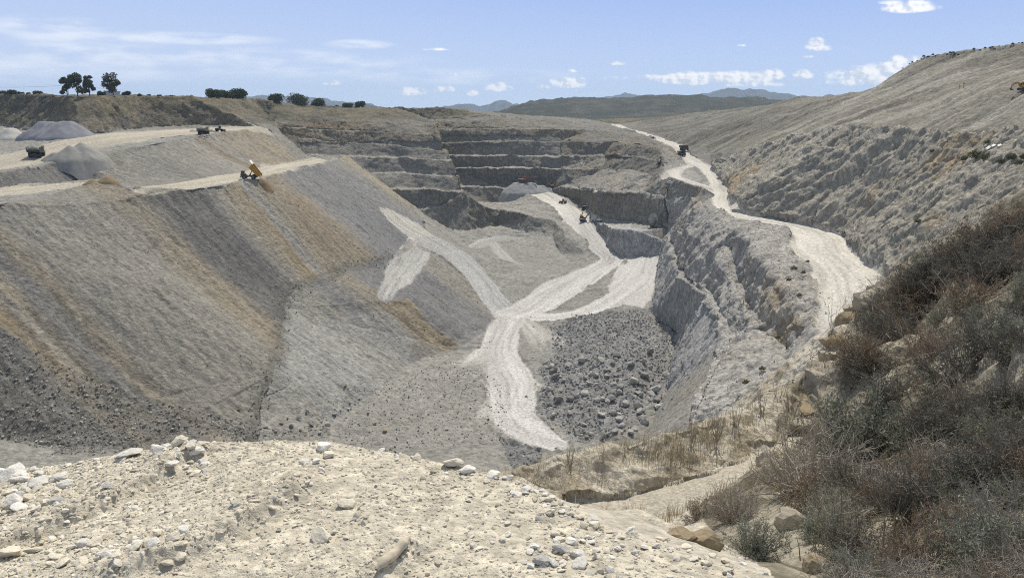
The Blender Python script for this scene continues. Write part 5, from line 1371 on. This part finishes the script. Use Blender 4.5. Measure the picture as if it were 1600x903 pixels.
band([(480,720),(505,735),(470,760)], 10, 16, 8, 18, (R_CREAM, R_WHITE), "cream stone in the streak running down from the middle of the crest", "stones below the middle of the crest")
band([(600,703),(680,722),(740,742),(800,752)], 9, 26, 8, 20, (R_CREAM, R_WHITE), "cream stone on the crest where it starts to fall to the right", "stones on the falling crest")
band([(800,760),(900,805),(960,835),(1050,865),(1150,890)], 12, 50, 10, 24, (R_WHITE, R_CREAM, R_CREAM), "white stone lining the platform's right edge", "stones lining the right edge")
band([(830,880),(870,862),(910,880),(890,840)], 16, 26, 10, 22, (R_CREAM, R_WHITE, R_WHITE), "pale stone in the cluster right of centre", "stones in the right cluster")
band([(400,800),(440,815),(520,830)], 30, 18, 9, 18, (R_CREAM, R_PALE), "cream stone lying loose near the middle wheel ridge", "stones near the middle ridge")
PT = tint_mat("pebble", 0, .95)
pl = [p_ for p_ in crest] + [(2.2, 2.5, 0), (0, 2.6, 0), (-3.0, 2.6, 0), (-7, 3.5, 0)]
q = poly_points(pl, 62000, 40)
dens = fbm(q[:, 0] / .5, q[:, 1] / .5, 0 * q[:, 0], 3, 41) + .5 * (q[:, 0] < -1.5)
q = q[dens > rng.uniform(-.8, .45, len(q))]
sz = .008 + .034 * rng.random(len(q)) ** 3.2
pz_ = plat_z(q[:, 0], q[:, 1])
scatter_stuff("gravel", np.column_stack([q, pz_ + .02 * sz]), sz, PEB, [(.57,.515,.405), (.63,.58,.48), (.54,.485,.38), (.60,.55,.445), (.51,.46,.37)], "fine cream gravel covering the platform", 42, PT, True)
q = poly_points(pl, 8000, 43)
dens = fbm(q[:, 0] / .6, q[:, 1] / .6, 0 * q[:, 0], 3, 44) + .45 * (q[:, 0] < -1.9) - .45 * ((q[:, 0] > -1.9) & (q[:, 0] < .15)) + .2 * (q[:, 0] > .4)
q = q[dens > rng.uniform(-.5, .7, len(q))]
sz = .018 + .042 * rng.random(len(q)) ** 2.2
scatter_stuff("gravel", np.column_stack([q, plat_z(q[:, 0], q[:, 1]) + .08 * sz]), sz, ROCKS, [(.58,.525,.42), (.65,.60,.51), (.54,.485,.38), (.67,.63,.55)], "coarser cream stones strewn through the platform gravel", 45, PT, True)
# pale log-like roll lying in the wheel ridge at the bottom edge
p0, p1 = hit(590, 905), hit(640, 862)
q0, q1 = Vector((p0[0], p0[1], float(plat_z([p0[0]], [p0[1]])[0]) + .03)), Vector((p1[0], p1[1], float(plat_z([p1[0]], [p1[1]])[0]) + .035))
n_ = 26; path = [q0.lerp(q1, t) + Vector((0, 0, .006 * math.sin(t * 9))) for t in np.linspace(0, 1, n_)]
rad = .026 * (1 + .05 * np.sin(np.arange(n_) * .7)) * np.minimum(1, .35 + 3.5 * np.minimum(np.linspace(0, 1, n_), 1 - np.linspace(0, 1, n_)))
tv, tf = tubes([path], [rad], 14); tv += (.007 * fbm(tv[:, 0] * 40, tv[:, 1] * 40, tv[:, 2] * 40, 3, 77))[:, None]
tag(link("log", mesh_np("log", tv, tf.ravel(), np.full(len(tf), 4), mat("clay_crusted_wood", (.47,.41,.31), .95, vary=.25, scale=30))), "pale dust caked log lying along the short ridge at the bottom edge", "log")
# ------------------------------------------------------------------ shrubs on the bank (each a thing: stems, foliage)
STEM = mat("shrub_stem", (.17, .15, .125), .95, vary=.3, scale=20)
DRYSTEM = mat("dry_twig", (.36, .32, .265), .95, vary=.25, scale=20)
LEAFM = tint_mat("shrub_leaf", .25)
def shrub_proto(kind, seed):
    """Radius about 1, height about 1: curved stems from one root, twigs, small leaves along the twigs."""
    g = np.random.default_rng(seed); paths, radii, tips = [], [], []
    n = {"sage": 75, "dark": 80, "rust": 70, "bare": 95, "grass": 60}[kind]
    for i in range(n):
        a, tilt = g.random() * 6.283, (.15 + 1.05 * g.random() ** .7)
        ln = (.75 + .45 * g.random()) * (1.05 - .25 * tilt)
        d = np.array([math.cos(a) * math.sin(tilt), math.sin(a) * math.sin(tilt), math.cos(tilt)])
        p = np.array([g.normal() * .08, g.normal() * .08, 0]); pts_ = [p]; bend = g.normal(size=3) * .18
        for s in range(5):
            d = d + bend * .5 + g.normal(size=3) * .10 + np.array([0, 0, .03]); d /= np.linalg.norm(d)
            p = p + d * ln / 5; pts_.append(p)
        paths.append(pts_); radii.append(np.linspace(.010, .003, 6)); tips.append(np.array(pts_))
        for k in range({"sage": 5, "dark": 6, "rust": 5, "bare": 7, "grass": 0}[kind]):
            t = .25 + .7 * g.random(); j = min(4, int(t * 5)); b = pts_[j] + (pts_[j + 1] - pts_[j]) * (t * 5 - j)
            e = d * .4 + g.normal(size=3) * .65; e /= np.linalg.norm(e); l2 = .10 + .26 * g.random()
            m = b + e * l2 * .5 + g.normal(size=3) * .02; c = m + (e + g.normal(size=3) * .3) * l2 * .5
            paths.append([b, m, c]); radii.append([.0045, .0035, .002]); tips.append(np.array([b, m, c]))
    tv, tf = tubes(paths, radii, 3)
    nl = {"sage": 9000, "dark": 8000, "rust": 7000, "bare": 500, "grass": 0}[kind]
    leaf = None
    if nl:
        idx = g.integers(0, len(tips), nl); t = g.random(nl) ** .8
        A = np.array([tp[0] for tp in tips]); M = np.array([tp[len(tp) // 2] for tp in tips]); B = np.array([tp[-1] for tp in tips])
        t2 = t[:, None]; p = (1 - t2) ** 2 * A[idx] + 2 * t2 * (1 - t2) * M[idx] + t2 ** 2 * B[idx] + g.normal(size=(nl, 3)) * .022
        a_ = g.normal(size=(nl, 3)) + [0, 0, .6]; a_ /= np.linalg.norm(a_, axis=1)[:, None]
        b_ = np.cross(a_, g.normal(size=(nl, 3))); b_ /= np.linalg.norm(b_, axis=1)[:, None] + 1e-9
        s = ({"sage": .024, "dark": .022, "rust": .022, "bare": .016}[kind] * (.6 + .9 * g.random(nl)))[:, None]
        V = np.stack([p, p + a_ * s + b_ * s * .28, p + a_ * s * 2, p + a_ * s - b_ * s * .28], 1).reshape(-1, 3)
        ca, cb = {"sage": ((.15,.162,.12), (.34,.35,.28)), "dark": ((.085,.083,.067), (.20,.192,.158)), "rust": ((.11,.078,.052), (.225,.16,.105)), "bare": ((.12,.10,.07), (.2,.17,.12))}[kind]
        c = np.repeat(lerp(np.tile(np.array(ca), (nl, 1)), np.tile(np.array(cb), (nl, 1)), np.clip(.25 * g.random(nl) + .75 * g.random(len(tips))[idx], 0, 1)), 4, 0)
        f = np.arange(4 * nl).reshape(nl, 4)
        leaf = mesh_np("foliage", V, f.ravel(), np.full(nl, 4), LEAFM, c, False)
    stem = mesh_np("stems", tv, tf.ravel(), np.full(len(tf), 4), DRYSTEM if kind in ("bare", "rust") else STEM, None, False)
    return stem, leaf
PROTO = {k: [shrub_proto(k, 300 + 10 * i + s) for s in range(3)] for i, k in enumerate(("sage", "dark", "rust", "bare"))}
def shrub(px, py, wpx, kind, label, group=None, hscale=1.0):
    x, y, z_ = hit(px, py)
    if math.hypot(x, y) > 60: return None
    dist = math.sqrt(x * x + y * y + z_ * z_)
    r = wpx / F * dist / 1.75
    root = empty("shrub", (x, y, z_ - .12 * r), random.random() * 6.28, label, "shrub", group)
    root.scale = (r, r, r * hscale * random.uniform(.85, 1.1)); root.rotation_euler = (random.uniform(-.12, .12), random.uniform(-.12, .12), random.random() * 6.28)
    st, lf = random.choice(PROTO[kind])
    link("stems", st, root)
    if lf: link("foliage", lf, root)
    return root
NAMED = [
 (1350,722,240,"sage","big grey green shrub in the middle of the scrub bank"),(1178,872,120,"sage","green leafy shrub by the platform's right edge"),(1555,770,200,"dark","dark dense shrub low at the right border"),
 (1440,815,170,"dark","dark shrub between the tall pale rock and the right border"),(1335,880,150,"dark","grey brown shrub right of the small ochre stone"),(1500,610,170,"dark","dark shrub right of the pale rocks in mid bank"),
 (1565,445,170,"dark","largest dark shrub high on the bank at the right"),(1465,570,150,"rust","rust brown shrub in the upper middle of the bank"),(1345,575,130,"rust","rust brown shrub beside the ochre crag"),
 (1425,505,130,"rust","reddish dry shrub under the upper grey rock"),(1560,560,150,"dark","dark shrub under the largest dark shrub"),(1480,690,150,"dark","dark shrub right of the big grey green one"),(1585,650,130,"dark","dark shrub against the right border in mid bank"),
 (1535,490,140,"rust","brown shrub just below the bank's upper edge"),(1405,640,140,"dark","low dark shrub above the big grey green one"),(1265,770,210,"bare","tangle of bare grey twigs over the dirt track"),(1145,815,120,"bare","bare twiggy bush where the track meets the platform"),
 (1100,815,80,"rust","small brown bush at the lower end of the track"),(1535,890,180,"sage","grey green shrub in the bottom right corner"),(1425,892,150,"rust","brown shrub along the bottom border"),(1520,420,120,"dark","dark shrub on the bank's upper edge"),
 (1590,385,110,"dark","grey dark shrub at the top right end of the bank"),(1450,468,100,"dark","dark shrub behind the upper grey rock"),(1400,545,120,"dark","dark shrub between the two rust brown shrubs"),(1300,690,120,"bare","bare twiggy bush left of the big grey green shrub"),
 (1230,765,140,"bare","spread of pale bare twigs above the tall pale rock"),(1380,790,150,"bare","bare grey bush below the big grey green shrub"),(1570,850,160,"bare","bare grey bush above the bottom right corner"),(1480,850,120,"rust","small brown shrub left of the bottom right corner"),(1290,840,110,"sage","small green shrub right of the tall pale rock"),
]
for a_ in NAMED: shrub(*a_)
zone_hi = [(1345,535),(1405,462),(1490,408),(1600,350),(1640,350),(1640,520),(1480,560),(1380,600),(1320,620)]
zone_mid = [(1300,640),(1400,600),(1640,520),(1640,760),(1480,760),(1300,770),(1250,700)]
zone_low = [(1240,790),(1400,760),(1640,760),(1640,960),(1300,940),(1290,880)]
def pix_in(poly):
    p = np.array(poly, float)
    while True:
        q = p.min(0) + (p.max(0) - p.min(0)) * np.random.default_rng(random.randrange(10**9)).random(2)
        if in_poly(np.array([q[0]]), np.array([q[1]]), p)[0]: return q
for poly, nm, n, kinds, w0, w1 in ((zone_hi, "upper", 30, ("dark", "dark", "rust", "sage", "bare"), 60, 120), (zone_mid, "middle", 22, ("dark", "dark", "rust", "bare", "sage"), 70, 130), (zone_low, "lower", 26, ("dark", "bare", "rust", "sage", "bare"), 80, 140)):
    for _ in range(n):
        k = random.choice(kinds); q = pix_in(poly)
        w_ = {"dark": "dark twiggy shrub", "rust": "brown dry shrub", "sage": "grey green shrub", "bare": "bare grey bush"}[k]
        shrub(q[0], q[1], random.uniform(w0, w1), k, f"small {w_} filling the gaps on the {nm} part of the scrub bank", f"small {w_}s on the {nm} bank")
# ------------------------------------------------------------------ dry grass on the berm, the track sides and the right ledges
def grass_stuff(name, pts, hgt, nb, ca, cb, label, seed, width=.006):
    g = np.random.default_rng(seed); n = len(pts) * nb
    base = np.repeat(pts, nb, 0) + g.normal(size=(n, 3)) * [.10, .10, 0]
    h = np.repeat(hgt, nb) * (.5 + .6 * g.random(n))
    a = g.random(n) * 6.283; lean = h * (.15 + .5 * g.random(n))
    d = np.stack([np.cos(a), np.sin(a), 0 * a], 1)
    mid = base + d * (lean * .35)[:, None] + [0, 0, 1] * (h * .6)[:, None]
    tip = base + d * lean[:, None] + [0, 0, 1] * h[:, None]
    w = np.stack([-np.sin(a), np.cos(a), 0 * a], 1) * width
    V = np.stack([base - w, base + w, mid + w * .7, mid - w * .7, tip], 1).reshape(-1, 3)
    k = np.arange(n) * 5
    quads = np.stack([k, k + 1, k + 2, k + 3], 1); tris = np.stack([k + 3, k + 2, k + 4], 1)
    flat = np.concatenate([quads.ravel(), tris.ravel()]); cnt = np.concatenate([np.full(n, 4), np.full(n, 3)])
    c = np.repeat(lerp(np.tile(np.array(ca), (n, 1)), np.tile(np.array(cb), (n, 1)), g.random(n)), 5, 0)
    return tag(link(name, mesh_np(name, V, flat, cnt, tint_mat("dry_grass_blade", .3), c, False)), label, None, None, "stuff")
g = np.random.default_rng(55)
bt = smooth_line(b_top, 3); pk = g.random(520) * (len(bt) - 1.001); ib = pk.astype(int); fr = (pk - ib)[:, None]
q = bt[ib] * (1 - fr) + bt[ib + 1] * fr
q[:, :2] += np.stack([g.normal(size=520) * .15, -np.abs(g.normal(size=520)) * .55 + .5 * g.random(520)], 1)
q[:, 2] = [ground(a, b) for a, b in q[:, :2]]
q = q[::2]
grass_stuff("dry_grass", q, .12 + .34 * g.random(len(q)) ** 2, 24, (.33,.285,.20), (.50,.45,.335), "dry straw coloured grass along the cut bank above the dirt track", 56)
q = poly_points([t for t in t_near[1:]] + [(7.5, 15, 0), (4.6, 13, 0), (3.0, 12, 0)], 120, 57); q = np.column_stack([q, [ground(a, b) for a, b in q]])
grass_stuff("dry_grass", q, .25 + .3 * g.random(len(q)), 22, (.28,.22,.13), (.42,.35,.22), "thin dry grass along the near side of the dirt track", 58)
bkq = poly_points([D(1312,500,41), D(1245,640,33.5), Z(1240,780,-6.4), Z(1300,880,-3.2), Z(1640,900,-3), D(1640,320,27), D(1480,372,31.5), D(1392,432,39.5)], 900, 59)
bkq = np.column_stack([bkq, [ground(a, b) for a, b in bkq]])
grass_stuff("dry_grass", bkq, .15 + .3 * g.random(len(bkq)), 14, (.10,.085,.055), (.24,.2,.125), "short dry grass between the shrubs of the scrub bank", 60)
# green and dry weeds on the ledges of the right hillside and the haul road edge
def weed(px, py, w, label, seed, ca=(.08,.09,.045), cb=(.20,.19,.10), group=None):
    x, y, z_ = seat(px, py)
    if y < 70: return None
    if py < 150: x, y, z_ = D(px, py, float(np.interp(px, [1380,1420,1450,1500,1540,1600], [517,502,487,462,442,417]))); z_ = surf(x, y)
    V, f, c = leaf_cloud([(0, 0, .4 * w), (.3 * w, .1, .3 * w), (-.3 * w, .1, .28 * w)], [.42 * w, .3 * w, .3 * w], 260, .10 * w, ca, cb, seed, .8, .2)
    o = link("weed", mesh_np("weed", V, f.ravel(), np.full(len(f), 4), tint_mat("weed_leaf", .2), c, False), None, (x, y, z_ + .2))
    return tag(o, label, "weed", group)
for i, (px, py, w) in enumerate([(1520,268,4),(1535,272,3.4),(1505,266,2.6),(1578,266,3),(1562,270,2.4),(1430,380,2),(1540,245,2),(1600,262,3),(1590,274,2.4),(1455,262,1.8)]):
    weed(px, py, w, "green weed clump on the rocky ledge under the white boards", 500 + i, group="weeds under the white boards")
for i, (px, py, w) in enumerate([(1240,428,2.0),(1255,432,1.6),(1232,445,1.5),(1262,410,1.2),(1248,470,1.5),(1190,590,1.6),(1165,610,1.8),(1150,640,1.6),(1215,540,1.4)]):
    weed(px, py, w, "yellow green weed on the crumbling slope below the haul road", 520 + i, (.12,.11,.05), (.24,.21,.11), "weeds below the haul road")
for i in range(34):
    t = random.random(); px = 1380 + 220 * t + random.uniform(-4, 4); py = np.interp(px, [1380,1420,1450,1500,1540,1600], [136,109,93,85,81,71]) + random.uniform(0, 3)
    weed(px, py + 1, random.uniform(.7, 1.6), "dark scrub bush on the skyline of the right hillside", 560 + i, (.05,.05,.03), (.13,.115,.07), "scrub on the right skyline")
# tall thin stalks in front of the haul road
def stalk(px, py, hpx, label, seed):
    x, y, z_ = hit(px, py); g = np.random.default_rng(seed); H = hpx / F * math.sqrt(x * x + y * y + z_ * z_)
    paths, radii = [], []
    for i in range(7):
        a = g.random() * 6.28; l = H * (.55 + .5 * g.random()); d = np.array([math.cos(a) * .22, math.sin(a) * .22, 1.0]); p = np.zeros(3); pp = [p]
        for s in range(5):
            p = p + (d + g.normal(size=3) * .10) * l / 5; pp.append(p)
        paths.append(pp); radii.append(np.linspace(.012, .004, 6))
        for k in range(4):
            b = pp[2 + k % 3]; e = g.normal(size=3) * .5 + [0, 0, .6]; paths.append([b, b + e * l * .08, b + e * l * .17]); radii.append([.006, .005, .003])
    tv, tf = tubes(paths, radii, 4)
    o = link("dry_stalk", mesh_np("dry_stalk", tv, tf.ravel(), np.full(len(tf), 4), DRYSTEM, None, False), None, (x, y, z_ - .05))
    return tag(o, label, "dry plant", "dry stalks at the bank edge")
for i, (px, py, h) in enumerate([(1215,640,60),(1235,660,70),(1190,650,50),(1150,670,45),(1300,520,60),(1320,500,50),(1280,600,60),(1080,690,40),(1120,690,60),(890,735,40),(940,730,35)]):
    stalk(px, py, h, "thin branching dry stalk standing at the edge of the cut bank or scrub bank", 700 + i)

# ------------------------------------------------------------------ the air
hz_ = MB().box((-7200, -400, -131), (7200, 8200, 120)).build("haze", bpy.data.materials.new("air"))
m = hz_.data.materials[0]; m.use_nodes = True; t_ = m.node_tree
for n_ in list(t_.nodes):
    if n_.type == 'BSDF_PRINCIPLED': t_.nodes.remove(n_)
pv = t_.nodes.new("ShaderNodeVolumePrincipled"); pv.inputs["Density"].default_value = .00008; pv.inputs["Color"].default_value = (.62, .80, 1, 1); pv.inputs["Anisotropy"].default_value = .2
t_.links.new(pv.outputs[0], [n_ for n_ in t_.nodes if n_.type == 'OUTPUT_MATERIAL'][0].inputs["Volume"])
tag(hz_, "thin bluish autumn haze over the quarry", None, None, "stuff")
